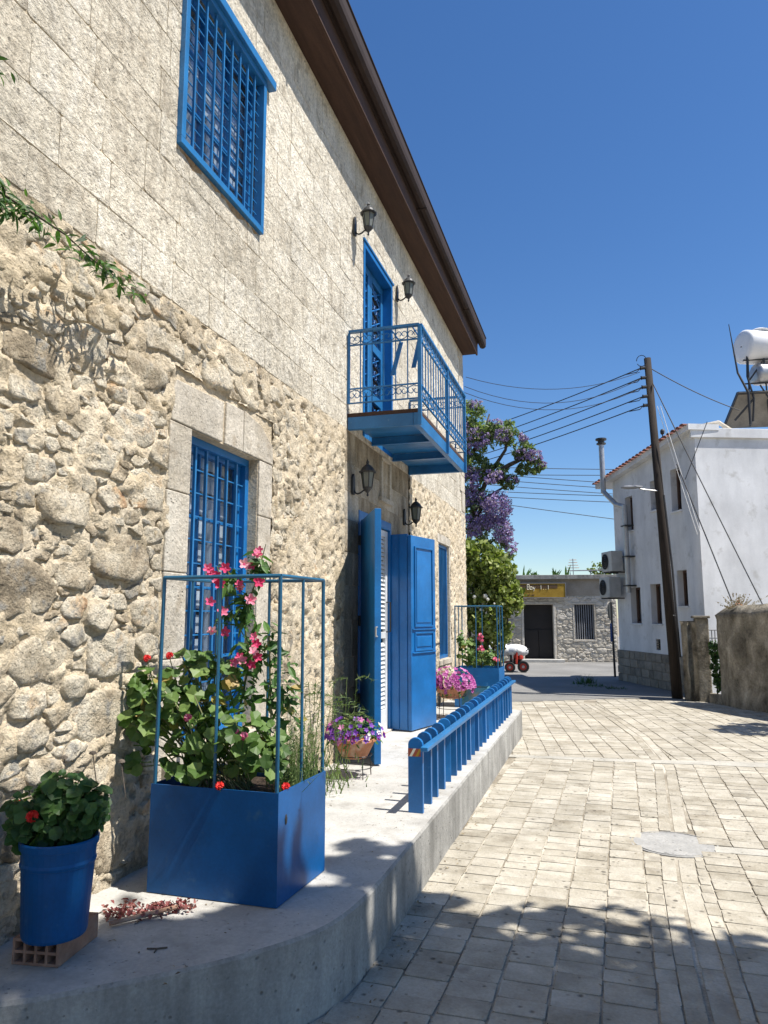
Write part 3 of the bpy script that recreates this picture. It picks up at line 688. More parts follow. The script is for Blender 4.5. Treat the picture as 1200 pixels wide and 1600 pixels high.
# eaves, fascia, gutter, roof
mb = MB(); Y0e, Y1e = HY0 - 0.3, HY1 + 0.12
mb.box(W - 0.4, -2.045, Y0e, Y1e - 0.02, 6.475, 6.52); obj('soffit', mb, M_brown, house)
yy = Y0e
mb = MB().box(-2.045, -2.015, Y0e, Y1e, 6.455, 6.66); obj('fascia_board', mb, M_brown, house)
mb = MB().box(-2.10, -1.99, Y0e, Y1e - 0.05, 6.662, 6.69); obj('drip_board', mb, M_gutter, house)
gp = [(-2.01, 6.84), (-2.01, 6.70), (-1.995, 6.672), (-1.96, 6.655), (-1.92, 6.66), (-1.893, 6.69), (-1.885, 6.74), (-1.887, 6.845), (-1.875, 6.85), (-1.875, 6.857), (-1.897, 6.857), (-1.90, 6.75), (-1.91, 6.70), (-1.94, 6.675), (-1.97, 6.68), (-1.995, 6.71), (-1.998, 6.84)]
mb = MB().prism([(p[0], p[1]) for p in gp], (0, Y0e, 0), (1, 0, 0), (0, 0, 1), (0, 1, 0), Y1e + 0.22 - Y0e); obj('gutter', mb, M_gutter, house)
mb = MB().box(-2.0, -1.89, Y1e + 0.205, Y1e + 0.218, 6.68, 6.85); obj('gutter_end', mb, M_gutter, house)
mb = MB()
xs, zs = (-1.98, -5.7, -9.4), (6.76, 8.0, 6.76)
mb.add([(-2.02, Y0e, 6.70), (-5.7, Y0e, 7.94), (-9.4, Y0e, 6.70), (-2.02, Y1e + .1, 6.70), (-5.7, Y1e + .1, 7.94), (-9.4, Y1e + .1, 6.70)], [(0, 1, 2), (5, 4, 3), (0, 3, 4, 1), (1, 4, 5, 2), (2, 5, 3, 0)])
roof = obj('roof', mb, M_tile, house)
tm = MB()
n_ = 10
pr_ = [(0.09 * math.cos(math.pi * j / 8), 0.06 * math.sin(math.pi * j / 8)) for j in range(9)]
slope = Vector((-3.68, 0, 1.24)).normalized(); nrm = Vector((1.24, 0, 3.68)).normalized()
yy = Y0e + 0.1
while yy < Y1e + 0.05:
    o = Vector((-1.97, yy, 6.72)); a = [o + Vector((0, 1, 0)) * p[0] + nrm * p[1] for p in pr_]; b = [p + slope * 3.9 for p in a]
    tm.add(a + b, [(i, i + 1, 10 + i - 1 + 0, 9 + i) for i in range(8)][:0] + [(i, i + 1, 9 + i + 1, 9 + i) for i in range(8)] + [tuple(range(9))[::-1]]); yy += 0.21
tag(obj('roof_tile', tm, M_tile, roof), kind='stuff')
for yc in (5.0, 8.4, 11.6):
    m1 = MB().box(-2.02, -1.88, yc, yc + 0.03, 6.65, 6.665); obj('gutter_bracket', m1, M_gutter, house)

# ---- windows
def glazing(win, o, x, cols, rows):
    a, b, c, d = o; t = 0.03
    fr = MB(); fr.box(x, x + 0.05, a, b, c, c + t).box(x, x + 0.05, a, b, d - t, d).box(x, x + 0.05, a, a + t, c + t, d - t).box(x, x + 0.05, b - t, b, c + t, d - t)
    for i in range(1, cols):
        yy = a + (b - a) * i / cols; w = 0.018 if cols % 2 == 0 and i == cols // 2 else 0.007; fr.box(x + .004, x + 0.046, yy - w, yy + w, c + t, d - t)
    for j in range(1, rows):
        zz = c + (d - c) * j / rows; fr.box(x + 0.008, x + 0.042, a + t, b - t, zz - 0.009, zz + 0.009)
    sash = obj('sash', fr, M_blue, win, bevel=0.003)
    for i in range(cols):
        for j in range(rows):
            y0 = a + (b - a) * i / cols + .01; y1 = a + (b - a) * (i + 1) / cols - .01; z0 = c + (d - c) * j / rows + .01; z1 = c + (d - c) * (j + 1) / rows - .01
            q = MB().box(x + 0.022, x + 0.027, y0, y1, z0, z1); obj('pane', q, M_glass, win)
def grille(win, o, x, nv, nh, r=0.009, mat=None):
    mat = mat or M_bluelt; a, b, c, d = o
    for i in range(nv):
        y = a + (b - a) * (i + 1) / (nv + 1); obj('grille_bar', MB().box(x - r, x + r, y - r, y + r, c + 0.01, d - 0.01), mat, win)
    for j in range(nh):
        z = c + (d - c) * (j + 1) / (nh + 1); obj('grille_bar', MB().box(x - r * 1.9, x - r * 1.05, a + 0.01, b - 0.01, z - r * .45, z + r * .45), mat, win)
def winframe(win, o, x0, x1, t, mat=None):
    a, b, c, d = o; m = MB().box(x0, x1, a, b, c, c + t).box(x0, x1, a, b, d - t, d).box(x0, x1, a, a + t, c + t, d - t).box(x0, x1, b - t, b, c + t, d - t)
    return obj('frame', m, mat or M_blue, win, bevel=0.003)
def curtain(win, o, x, y0, y1, z0, z1):
    n = 30; mb = MB(); vs = []
    for i in range(n + 1):
        y = y0 + (y1 - y0) * i / n; xx = x + 0.02 * math.sin(i * 1.5) + 0.008 * math.sin(i * 0.7)
        vs += [(xx, y, z0), (xx, y, z1)]
    mb.add(vs, [(2 * i, 2 * i + 2, 2 * i + 3, 2 * i + 1) for i in range(n)]); obj('curtain', mb, M_curtain, win)
def slats(win, x, a, b, c, d, pitch, hgt):
    z = c + .02
    while z < d - hgt:
        obj('blind_slat', MB().box(x - .003, x + .003, a, b, z, z + hgt), M_blind, win); z += pitch
def window_obj(mb0, mat): return obj('window', mb0, mat, house)
a, b, c, d = win1
w1 = window_obj(MB().box(W - 0.26, W - 0.20, a, b, c - .002, c + 0.03), M_blue)
winframe(w1, win1, W - 0.03, W + 0.035, 0.045, M_bluelt); glazing(w1, (a + .04, b - .04, c + .04, d - .04), W - 0.11, 3, 3)
grille(w1, (a + .045, b - .045, c + .045, d - .045), W + 0.008, 8, 12, r=0.0075)
obj('hood', MB().prism([(a - .06, d + .0), (b + .10, d), (b + .10, d + .07), (a - .06, d + .07)], (W - 0.02, 0, 0), (0, 1, 0), (0, 0, 1), (1, 0, 0), 0.085), M_bluelt, w1, bevel=0.004)
curtain(w1, win1, W - 0.13, a + 0.30, a + 0.42, c + .05, c + 0.72); curtain(w1, win1, W - 0.13, a + .56, a + .62, c + .1, c + .6); slats(w1, W - 0.155, a, b, c, d, .098, .062)
a, b, c, d = win2
obj('broken_mortar', MB().prism([(p, 4.375 - .004) for p in (3.50, 4.60)] + [(4.60 - k * .1, 4.375 - .035 - .02 * math.sin(k * 2.3) - .01 * math.sin(k * 5.1)) for k in range(12)], (W - .004, 0, 0), (0, 1, 0), (0, 0, 1), (1, 0, 0), .006), M_rustm, w1)
w2 = window_obj(MB().box(W - 0.26, W - 0.20, a, b, c, c + 0.03), M_blue)
winframe(w2, win2, W - 0.17, W - 0.07, 0.05, M_blue); glazing(w2, (a + .05, b - .05, c + .05, d - .05), W - 0.16, 3, 4)
grille(w2, (a + .05, b - .05, c + .05, d - .05), W - 0.075, 5, 11)
curtain(w2, win2, W - 0.19, b - 0.34, b - 0.25, c + .3, d - .40); curtain(w2, win2, W - 0.19, a + 0.12, a + 0.22, c + .05, d - 0.7); curtain(w2, win2, W - 0.19, b - 0.55, b - 0.50, c + .2, d - .5); slats(w2, W - 0.219, a, b, c, d, .155, .115)
a, b, c, d = win3
w3 = window_obj(MB().box(W - 0.26, W - 0.20, a, b, c, c + 0.03), M_blue)
winframe(w3, win3, W - 0.10, W - 0.02, 0.05, M_blue); glazing(w3, (a + .05, b - .05, c + .05, d - .05), W - 0.2, 2, 5); grille(w3, (a + .05, b - .05, c + .05, d - .05), W - 0.03, 6, 12)

# ---- balcony door: two leaves with lattice panels
a, b, c, d = bdoor
bd = obj('balcony_door', MB().box(W - 0.18, W + 0.012, a, a + .05, c, d).box(W - 0.18, W + 0.012, b - .05, b, c, d).box(W - 0.18, W + 0.012, a + .05, b - .05, d - .06, d), M_blue, house, bevel=0.004)
obj('head_board', MB().box(W - 0.02, W + 0.025, a - .02, b + .03, d + 0.002, d + 0.03), M_bluelt, bd, bevel=0.004)
mid = (a + b) / 2
for (y0, y1) in ((a + .055, mid - .004), (mid + .004, b - .055)):
    x0, x1 = W - 0.14, W - 0.10; s = 0.075; zs_ = [c + .12, c + .62, c + 1.22, d - .16]
    m = MB().box(x0, x1, y0, y0 + s, c + .01, d - .07).box(x0, x1, y1 - s, y1, c + .01, d - .07).box(x0, x1, y0 + s, y1 - s, c + .01, c + .12).box(x0, x1, y0 + s, y1 - s, d - .16, d - .07)
    for zz in zs_[1:3]: m.box(x0, x1, y0 + s, y1 - s, zz - .05, zz + .05)
    lf = obj('door_leaf', m, M_bluelt, bd, bevel=0.004)
    for (z0, z1) in ((c + .12, c + .57), (c + .67, c + 1.17), (c + 1.27, d - .16)):
        lt = MB(); ya, yb = y0 + s, y1 - s; w_ = yb - ya; nn = max(2, round((z1 - z0) / w_ * 2.0)); hh = (z1 - z0) / nn
        for k in range(nn):
            for (p, q) in (((ya, z0 + k * hh), (yb, z0 + (k + 1) * hh)), ((yb, z0 + k * hh), (ya, z0 + (k + 1) * hh)), ((ya, z0 + (k + .5) * hh), (yb, z0 + (k + .5) * hh))):
                lt.tube([(x0 + .02, p[0], p[1]), (x0 + .02, q[0], q[1])], 0.010, 4)
            lt.tube([(x0 + .02, (ya + yb) / 2 + 0.05 * math.cos(t * math.pi / 4), z0 + (k + .5) * hh + 0.05 * math.sin(t * math.pi / 4)) for t in range(9)], 0.009, 4, caps=False)
        obj('lattice', lt, M_blue, lf)
        obj('panel_backing', MB().box(x0 - .012, x0 - .006, ya, yb, z0, z1), M_dark, lf)
# ---- ground floor door
a, b, c, d = gdoor
gd = obj('front_door', MB().box(W - 0.30, W + 0.010, a, a + .05, c, d).box(W - 0.30, W + 0.010, b - .05, b, c, d).box(W - 0.30, W + 0.010, a + .05, b - .05, d - .09, d), M_blue, house, bevel=0.004)
sh = MB().box(W - 0.06, W - 0.02, a + .052, a + .14, c + .02, d - .1).box(W - 0.06, W - 0.02, b - .14, b - .052, c + .02, d - .1).box(W - 0.06, W - 0.02, a + .14, b - .14, c + .02, c + .25).box(W - 0.06, W - 0.02, a + .14, b - .14, d - .17, d - .1).box(W - 0.06, W - 0.02, a + .14, b - .14, 1.35, 1.42)
shut = obj('louvre_door', sh, M_grille, gd, bevel=0.003)
k = 0; z = c + .26
while z < d - .19:
    if not (1.31 < z < 1.43):
        lv = MB(); lv.add([(W - .055, a + .14, z), (W - .025, a + .14, z - .0), (W - .025, b - .14, z), (W - .055, b - .14, z), (W - .055, a + .14, z + .034), (W - .05, a + .14, z + .04), (W - .05, b - .14, z + .04), (W - .055, b - .14, z + .034)], [(0, 1, 2, 3), (1, 5, 6, 2), (0, 3, 7, 4), (4, 7, 6, 5), (0, 4, 5, 1), (3, 2, 6, 7)])
        obj('louvre', lv, M_grille, shut)
    z += 0.048
obj('door_handle', MB().tube([(W - .02, b - .11, 1.42), (W + .03, b - .12, 1.42), (W + .03, b - .12, 1.75), (W - .02, b - .11, 1.75)], 0.009, 6), M_black, gd)
obj('threshold', MB().box(W - 0.4, W + 0.03, a, b, L - 0.01, L + 0.022), M_dressed, gd, bevel=0.006)
# open leaves
def leaf(p0, p1, z0, z1, t, name='door_leaf', panels=True):
    p0 = Vector((*p0, 0)); p1 = Vector((*p1, 0)); u = (p1 - p0).normalized(); w = p1 - p0; n_ = Vector((u.y, -u.x, 0)); ln = w.length
    lf = obj(name, MB().obox(p0 + Vector((0, 0, z0)), u, n_, (0, 0, 1), ln, t, z1 - z0), M_blue, gd, bevel=0.004)
    if panels:
        for (c0, c1) in ((0.08, 0.34), (0.36 * (z1 - z0), 0.36 * (z1 - z0) + 0.02)): pass
        H = z1 - z0
        def frame_(za, zb, inner=True):
            o = p0 + n_ * t + Vector((0, 0, z0)); e = 0.075; m = MB(); w_ = ln - 2 * e
            for (uu, vv, du, dv) in ((e, za, w_, 0.02), (e, zb - 0.02, w_, 0.02), (e, za + .02, 0.02, zb - za - .04), (ln - e - 0.02, za + .02, 0.02, zb - za - .04)):
                m.obox(o + u * uu + Vector((0, 0, vv)), u, n_, (0, 0, 1), du, 0.014, dv)
            obj('moulding', m, M_blue, lf, bevel=0.003)
            m = MB().obox(o + u * (e + .05) + Vector((0, 0, za + .05)), u, n_, (0, 0, 1), w_ - .1, 0.008, zb - za - .1); obj('raised_panel', m, M_blue, lf, bevel=0.006)
        frame_(H * 0.52, H * 0.945); frame_(H * 0.395, H * 0.495)
        for zz in (H * 0.385, H * 0.505):
            m = MB().obox(p0 + n_ * t + Vector((0, 0, z0 + zz)) + u * 0.02, u, n_, (0, 0, 1), ln - .04, 0.018, 0.014); obj('moulding', m, M_blue, lf, bevel=0.003)
    return lf
lfR0 = leaf((-2.292, 8.205), (-2.075, 8.145), 0.345, 2.53, 0.03, panels=False)
for k in (0.10,):
    m = MB().obox((-2.292 + k * .964, 8.205 - k * .27 - .03, 0.36), (.964, -.266, 0), (-.266, -.964, 0), (0, 0, 1), 0.012, 0.012, 2.14); obj('reeding', m, M_blue, lfR0)
leaf((-2.075, 8.11), (-1.925, 8.70), 0.345, 2.51, 0.045)
lfL = leaf((-2.235, 7.06), (-1.838, 6.245), 0.345, 2.55, 0.06, panels=False)
for zz in (0.75, 1.5, 2.3): obj('hinge', MB().box(-2.30, -2.26, 7.0, 7.07, zz, zz + .10), M_black, lfL)
obj('pull_ring', MB().tube([(-1.87, 6.23, 1.42), (-1.87, 6.19, 1.42), (-1.87, 6.19, 1.50), (-1.87, 6.23, 1.50)], 0.008, 6), M_galv, lfL)

# ---- balcony
BX, BY0, BY1, BZ = -1.575, 6.62, 9.07, 3.56
bal = obj('balcony', MB().box(W, BX + 0.0, BY0 + .01, BY1 - .01, BZ - 0.04, BZ), M_brown, house)
obj('edge_beam', MB().box(BX - 0.055, BX, BY0, BY1, BZ - 0.165, BZ - 0.042), M_bluelt, bal, bevel=0.004)
obj('edge_beam', MB().box(W + 0.01, BX - 0.057, BY0, BY0 + 0.055, BZ - 0.165, BZ - 0.042), M_bluelt, bal, bevel=0.004)
obj('edge_beam', MB().box(W + 0.01, BX - 0.057, BY1 - 0.055, BY1, BZ - 0.165, BZ - 0.042), M_bluelt, bal, bevel=0.004)
for y in (7.42, 8.26):
    m = MB().box(W + 0.01, BX - 0.057, y - 0.022, y + 0.022, BZ - 0.145, BZ - 0.137).box(W + 0.01, BX - 0.057, y - 0.005, y + 0.005, BZ - 0.137, BZ - 0.062); obj('joist', m, M_bluelt, bal)
k = 0; y = BY0 + .06
while y < BY1 - .08:
    m = MB().box(W + 0.01, BX - 0.06, y, min(y + 0.186, BY1 - .06), BZ - 0.060, BZ - 0.042); obj('deck_board', m, M_bluelt, bal, bevel=0.002); y += 0.19
zt, z2, z1b, zb = 4.385, 4.245, 3.80, 3.655
def sq(p0, p1, r, name, mat=M_bluelt):
    p0 = Vector(p0); p1 = Vector(p1)
    lo = [min(p0[i], p1[i]) - (r if abs(p0[i] - p1[i]) < 1e-6 else 0) for i in range(3)]; hi = [max(p0[i], p1[i]) + (r if abs(p0[i] - p1[i]) < 1e-6 else 0) for i in range(3)]
    return obj(name, MB().box(lo[0], hi[0], lo[1], hi[1], lo[2], hi[2]), mat, bal)
RX = BX - 0.0
for p in ((RX + .012, BY0 - .006), (RX + .012, (BY0 + BY1) / 2 + .1), (RX + .012, BY1)): sq((p[0], p[1], BZ - 0.17), (p[0], p[1], zt - .012), 0.017, 'rail_post')
for s in (0, 1):
    yb_ = (BY0 - .006, BY1)[s]; sq((W + .02, yb_, zb), (W + .02, yb_, zt - .012), 0.011, 'rail_post')
def railing(p0, p1, nb):
    p0 = Vector(p0); p1 = Vector(p1); u = (p1 - p0).normalized(); n_ = Vector((u.y, -u.x, 0)); ln = (p1 - p0).length
    def bar(z, h, w, nm): obj(nm, MB().obox(p0 - n_ * w / 2 + Vector((0, 0, z - h / 2)), u, n_, (0, 0, 1), ln, w, h), M_bluelt, bal)
    bar(zt, 0.022, 0.05, 'top_rail'); bar(z2, 0.012, 0.018, 'rail'); bar(z1b, 0.012, 0.018, 'rail'); bar(zb, 0.012, 0.018, 'rail')
    for i in range(1, nb):
        p = p0 + u * ln * i / nb; obj('baluster', MB().tube([p + Vector((0, 0, zb)), p + Vector((0, 0, zt - .01))], 0.0065, 5), M_bluelt, bal)
    for i in range(nb):
        cc = p0 + u * ln * (i + .5) / nb
        for (z0, z1, sg) in ((z2, zt, 1), (zb, z1b, -1)):
            zc = (z0 + z1) / 2; hw = ln / nb * 0.40; m = MB()
            for sd_ in (-1, 1):
                pts = []
                for t in range(15):
                    a_ = -math.pi / 2 + t / 14 * math.pi * 1.9; r0 = 0.042 * (1 - t / 14 * 0.62)
                    pts.append(cc + u * sd_ * (hw * 0.5 + r0 * math.cos(a_) * 0.9) + Vector((0, 0, zc - z1 * 0 + sg * (-0.01 + r0 * math.sin(a_)))))
                m.tube([cc + Vector((0, 0, zc - sg * 0.06))] + pts, 0.0045, 4)
            obj('scroll', m, M_bluelt, bal)
railing((W + .02, BY0 - .006, 0), (RX + .012, BY0 - .006, 0), 6)
railing((RX + .012, BY0 - .006, 0), (RX + .012, BY1, 0), 20)
railing((W + .02, BY1, 0), (RX + .012, BY1, 0), 6)
for (p, q) in (((-1.924, 8.0, 4.95), (-2.035, 8.0, 4.40)), ((-2.079, 7.6, 4.76), (-2.176, 7.6, 4.26))):
    pass
# two flat blue bars slanting down inside the railing, each on a short crossbar
for (p, q) in (((-1.66, 6.95, 4.39), (-1.73, 6.95, 4.08)), ((-1.86, 6.95, 4.36), (-1.95, 6.95, 4.02))):
    p = Vector(p); q = Vector(q); u = (q - p); obj('blue_bar', MB().obox(p, (1, 0, 0), (0, 1, 0), u.normalized(), 0.045, 0.012, u.length), M_blue, bal)
    obj('blue_bar', MB().box(p.x + .015, p.x + .025, BY0, 6.97, p.z - .012, p.z), M_blue, bal)

# ---- wall lanterns
def lantern(y, z, label, s=1.0):
    t = empty('wall_lantern', (W, y, z), label, 'lantern', 'wall lanterns on the stone house'); x = W + 0.165
    obj('wall_plate', MB().prism([(-.03, -.12), (.03, -.12), (.04, -.09), (.03, .05), (.0, .09), (-.03, .05), (-.04, -.09)], (W + .006, y, z), (0, 1, 0), (0, 0, 1), (1, 0, 0), 0.022), M_lamp, t, bevel=0.003)
    pts = [(W + .02, y, z - .04)] + [(W + .02 + (x - W - .02) * (1 - math.cos(k * math.pi / 12)), y, z - .04 - 0.075 * math.sin(k * math.pi / 6 * .98)) for k in range(1, 6)] + [(x, y, z - .105), (x, y, z - .075)]
    obj('arm', MB().tube(pts, 0.009, 6), M_lamp, t, smooth=True)
    obj('base_cup', MB().lathe((x, y, z - .115), [(0.004, -0.03), (0.012, -.02), (0.008, 0), (0.02, .02), (0.048, .05), (0.05, .06), (0.01, .062)], 12), M_lamp, t, smooth=False)
    obj('lamp_glass', MB().lathe((x, y, z - .055), [(0.042, 0), (0.062, 0.15), (0.0, 0.151)][:2], 6), M_lglass, t)
    fr = MB()
    for k in range(6):
        an = k * math.pi / 3; fr.tube([(x + .045 * math.cos(an), y + .045 * math.sin(an), z - .055), (x + .066 * math.cos(an), y + .066 * math.sin(an), z + .098)], 0.005, 4)
    obj('cage', fr, M_lamp, t)
    obj('cap', MB().lathe((x, y, z + .095), [(0.085, -0.004), (0.088, 0.004), (0.07, .018), (0.055, .045), (0.03, .07), (0.014, .078), (0.012, .09), (0.018, .1), (0.010, .112), (0.004, .13)], 12), M_lamp, t)
    return t
lantern(6.78, 5.62, 'black wall lantern up under the eaves at the near side of the balcony door')
lantern(8.46, 5.62, 'black wall lantern up under the eaves at the far side of the balcony door')
lantern(6.78, 2.90, 'black wall lantern below the balcony in shade above the open left door leaf')
lantern(8.78, 2.83, 'black wall lantern beyond the front door against sunlit rough stone')

# ================================================================ BLUE FENCE
fence = empty('balustrade', (-1.16, 7.4, L), 'low blue board fence with rounded tops along the walkway edge', 'fence')
arch = [(0.05, 0), (0.05, 0.43)] + [(0.05 * math.cos(t * math.pi / 8), 0.43 + 0.045 * math.sin(t * math.pi / 8)) for t in range(1, 8)] + [(-0.05, 0.43), (-0.05, 0)]
NP = 23
for i in range(NP):
    y = 4.865 + i * (9.99 - 4.865) / (NP - 1); dy = rnd.uniform(-.02, .02); x = -1.198
    yaw = rnd.choice((-.06, 0, .05, .22, .32)) if i > 2 else -.04; u = Vector((math.cos(yaw), math.sin(yaw), 0)); wv = Vector((-math.sin(yaw), math.cos(yaw), 0))
    pk = obj('picket', MB().prism(orient_ccw(arch)[::-1], (x, y + (dy if i else 0), L), u, (0, 0, 1), wv, 0.034 if i else 0.03), M_blue, fence, bevel=0.003)
    if i in (0, 5, 12, 19):
        st_ = MB().box(x - .049, x + .049, y - .0015, y - .0005, L + .355, L + .405) if i == 0 else MB().box(x + .048, x + .051, y + .02, y + .032, L + .30, L + .35)
        if i == 0:
            obj('reflector_sticker', st_, M_stick, pk)
            for q, (c0, cm) in enumerate(((-.018, M_signwhite), (0.022, M_sign))):
                obj('sticker_stripe', MB().prism([(c0 - .022, 0), (c0 - .004, 0), (c0 + .024, .05), (c0 + .006, .05)], (x, y - .0028, L + .355), (1, 0, 0), (0, 0, 1), (0, 1, 0), 0.0012), cm, pk)
        else: obj('reflector_sticker', MB().box(x - .02, x + .045, y - .012, y - .010, L + .36, L + .395), M_red, pk)
obj('handrail', MB().box(-1.148, -1.098, 4.80, 10.02, L + 0.398, L + 0.428), M_bluelt, fence, bevel=0.006)

# ================================================================ plants: shared meshes
def disc_leaf(r, n=12, cup=0.25, notch=True, lobes=7):
    mb = MB(); vs = [(0, 0, 0)]
    for i in range(n):
        an = 2 * math.pi * i / n; rr = r * (1 + 0.10 * math.cos(lobes * an)) * (0.62 if (notch and i == 0) else 1)
        vs.append((rr * math.cos(an), rr * math.sin(an), r * cup * (0.6 + 0.5 * math.sin(3 * an))))
    return mb.add(vs, [(0, 1 + i, 1 + (i + 1) % n) for i in range(n)])
def lance_leaf(l, w, bend=0.15):
    mb = MB(); st_ = [(0, 0.05), (0.25, 0.8), (0.5, 1), (0.75, 0.65), (1, 0.03)]; vs = []
    for t, k in st_: vs += [(l * t, -w * k / 2, -bend * l * t * t + 0.1 * w), (l * t, 0, -bend * l * t * t), (l * t, w * k / 2, -bend * l * t * t + 0.1 * w)]
    return mb.add(vs, [f for i in range(4) for f in ((3 * i, 3 * i + 3, 3 * i + 4, 3 * i + 1), (3 * i + 1, 3 * i + 4, 3 * i + 5, 3 * i + 2))])
def flower5(r, depth=0.35, lobes=5, tube_=True):
    mb = MB(); n = lobes * 3; vs = [(0, 0, -r * depth)]
    for i in range(n):
        an = 2 * math.pi * i / n; k = i % 3; rr = r * (0.62 if k == 0 else 1.0); vs.append((rr * math.cos(an), rr * math.sin(an), r * (0.05 if k else -0.02)))
    mb.add(vs, [(0, 1 + i, 1 + (i + 1) % n) for i in range(n)])
    if tube_:
        mb.tube([(0, 0, -r * depth * 0.6), (0, 0, -r * 1.3)], [r * 0.22, r * 0.1], 5)
    return mb
ME = {}
ME['ger'] = [mesh('geranium_leaf', disc_leaf(0.030 + .003 * k, 14, 0.12 + .14 * k, lobes=(7, 5, 7)[k]), L_ger) for k in range(3)]
ME['gerd'] = [mesh('geranium_leaf', disc_leaf(0.030, 10, 0.12 + .12 * k), L_gerdk) for k in range(3)]
ME['vine'] = [mesh('vine_leaf', lance_leaf(0.055 + .008 * k, 0.024), L_vine) for k in range(3)]
ME['lance'] = [mesh('long_leaf', lance_leaf(0.12, 0.035, .3), L_vine)]
ME['pink'] = [mesh('pink_flower', flower5(0.027, .5), L_pink)]
ME['petu_m'] = [mesh('magenta_petunia', flower5(0.026, .3, 5, False), L_mag)]
ME['petu_p'] = [mesh('purple_petunia', flower5(0.025, .3, 5, False), L_pur)]
ME['petu_w'] = [mesh('white_petunia', flower5(0.018, .3, 5, False), L_whi)]
L_yel = leafmat('yellowing leaf', (0.22, 0.20, 0.05), (0.36, 0.30, 0.08), (0.40, 0.26, 0.10))
YEL = {}
def yellowed(me):
    if me.name not in YEL:
        c_ = me.copy(); c_.materials.clear(); c_.materials.append(L_yel); YEL[me.name] = c_
    return YEL[me.name]
def bloom(r, k=14, seed=1):
    q = random.Random(seed); mb = MB()
    for i in range(k):
        d = Vector((q.gauss(0, 1), q.gauss(0, 1), q.gauss(0, .8) + .3)).normalized(); M = dirmat(d * r * .7, d, spin=q.uniform(0, 6))
        f = flower5(r * .55, .2, 5, False); mb.add([M @ Vector(v) for v in f.v], f.f)
    return mb
ME['redbloom'] = [mesh('red_bloom', bloom(0.028, 12, k), L_red) for k in range(2)]
ME['pinkbloom'] = [mesh('pink_bloom', bloom(0.028, 12, k), L_pink) for k in range(2)]
def scatter_leaves(parent, key, clumps, count, seed, name='leaf', size=(0.7, 1.25), stem_to=None, upb=0.9, sunb=0.8, shell=0.55, stems=None):
    """clumps: (x,y,z,rx,ry,rz,weight)"""
    q = random.Random(seed); tot = sum(c[6] for c in clumps); out = []
    for c in clumps:
        for i in range(max(1, int(count * c[6] / tot))):
            d = Vector((q.gauss(0, 1), q.gauss(0, 1), q.gauss(0, 1))).normalized(); rr = q.uniform(shell, 1) ** 0.6
            p = Vector((c[0] + d.x * c[3] * rr, c[1] + d.y * c[4] * rr, c[2] + d.z * c[5] * rr))
            if p.x < W + 0.05: p.x = W + 0.05 + q.uniform(0, .04)
            n = d * 0.7 + Vector((sunb * 0.5, -0.35, upb)) + Vector((q.gauss(0, .35), q.gauss(0, .35), q.gauss(0, .35)))
            M = dirmat(p, n, spin=q.uniform(0, 6.28), s=q.uniform(*size)); me_ = q.choice(ME[key]); inst(name, yellowed(me_) if q.random() < .045 else me_, M, parent); out.append(p)
    return out
def curve_pts(a, b, sag, n=6):
    a = Vector(a); b = Vector(b); return [a.lerp(b, t / n) + Vector(sag) * math.sin(math.pi * t / n) for t in range(n + 1)]

# ---- near planter box with cage
pA, pB, pC, pD = Vector((-2.065, 3.170)), Vector((-1.405, 3.156)), Vector((-1.377, 3.674)), Vector((-2.037, 3.688))
pl = empty('planter_box', (-1.72, 3.42, L), 'large square blue metal planter box with a tall wire cage in front of the window', 'planter', 'blue metal planters with cages')
def planter(parent, pts, z0, z1, cage_z, mat, cmat, mids=(1, 1, 1, 1), r=0.0095):
    n = 4; wall = MB(); t = 0.006
    for i in range(4):
        a = pts[i]; b = pts[(i + 1) % 4]; u = (b - a).normalized(); nn = Vector((-u.y, u.x))
        wall.obox((a.x, a.y, z0), (u.x, u.y, 0), (nn.x, nn.y, 0), (0, 0, 1), (b - a).length - (t if i % 2 else 0), t, z1 - z0)
    side = obj('box', wall, mat, parent)
    c = sum(pts, Vector((0, 0))) / 4
    ins = [c + (p - c) * 0.97 for p in pts]
    obj('soil', MB().prism([(p.x, p.y) for p in ins], (0, 0, z1 - .07), (1, 0, 0), (0, 1, 0), (0, 0, 1), 0.02), M_soil, parent)
    cg = [c + (p - c) * 0.96 for p in pts]
    tops = [Vector((p.x + (c.x - p.x) * .015, p.y + (c.y - p.y) * .015, cage_z)) for p in cg]
    for p, q in zip(cg, tops): obj('cage_post', MB().tube([(p.x, p.y, z1 - .06), q], r, 7), cmat, parent)
    for i in range(4):
        j = (i + 1) % 4; obj('cage_rail', MB().tube([tops[i], tops[j]], r, 7), cmat, parent)
        for k in range(mids[i]):
            f = (k + 1) / (mids[i] + 1); a = cg[i].lerp(cg[j], f); b = tops[i].lerp(tops[j], f); obj('cage_post', MB().tube([(a.x, a.y, z1 - .06), b], r * .8, 6), cmat, parent)
planter(pl, [pA, pB, pC, pD], L + 0.004, 0.815, 1.785, M_bluedk, M_teal)
# hanging ornament on the planter's side
obj('tag', MB().lathe((-1.402, 3.235, 0.66), [(0.002, 0), (0.012, .01), (0.014, .03), (0.008, .045), (0.002, .05)], 10, sx=.4), M_black, pl)
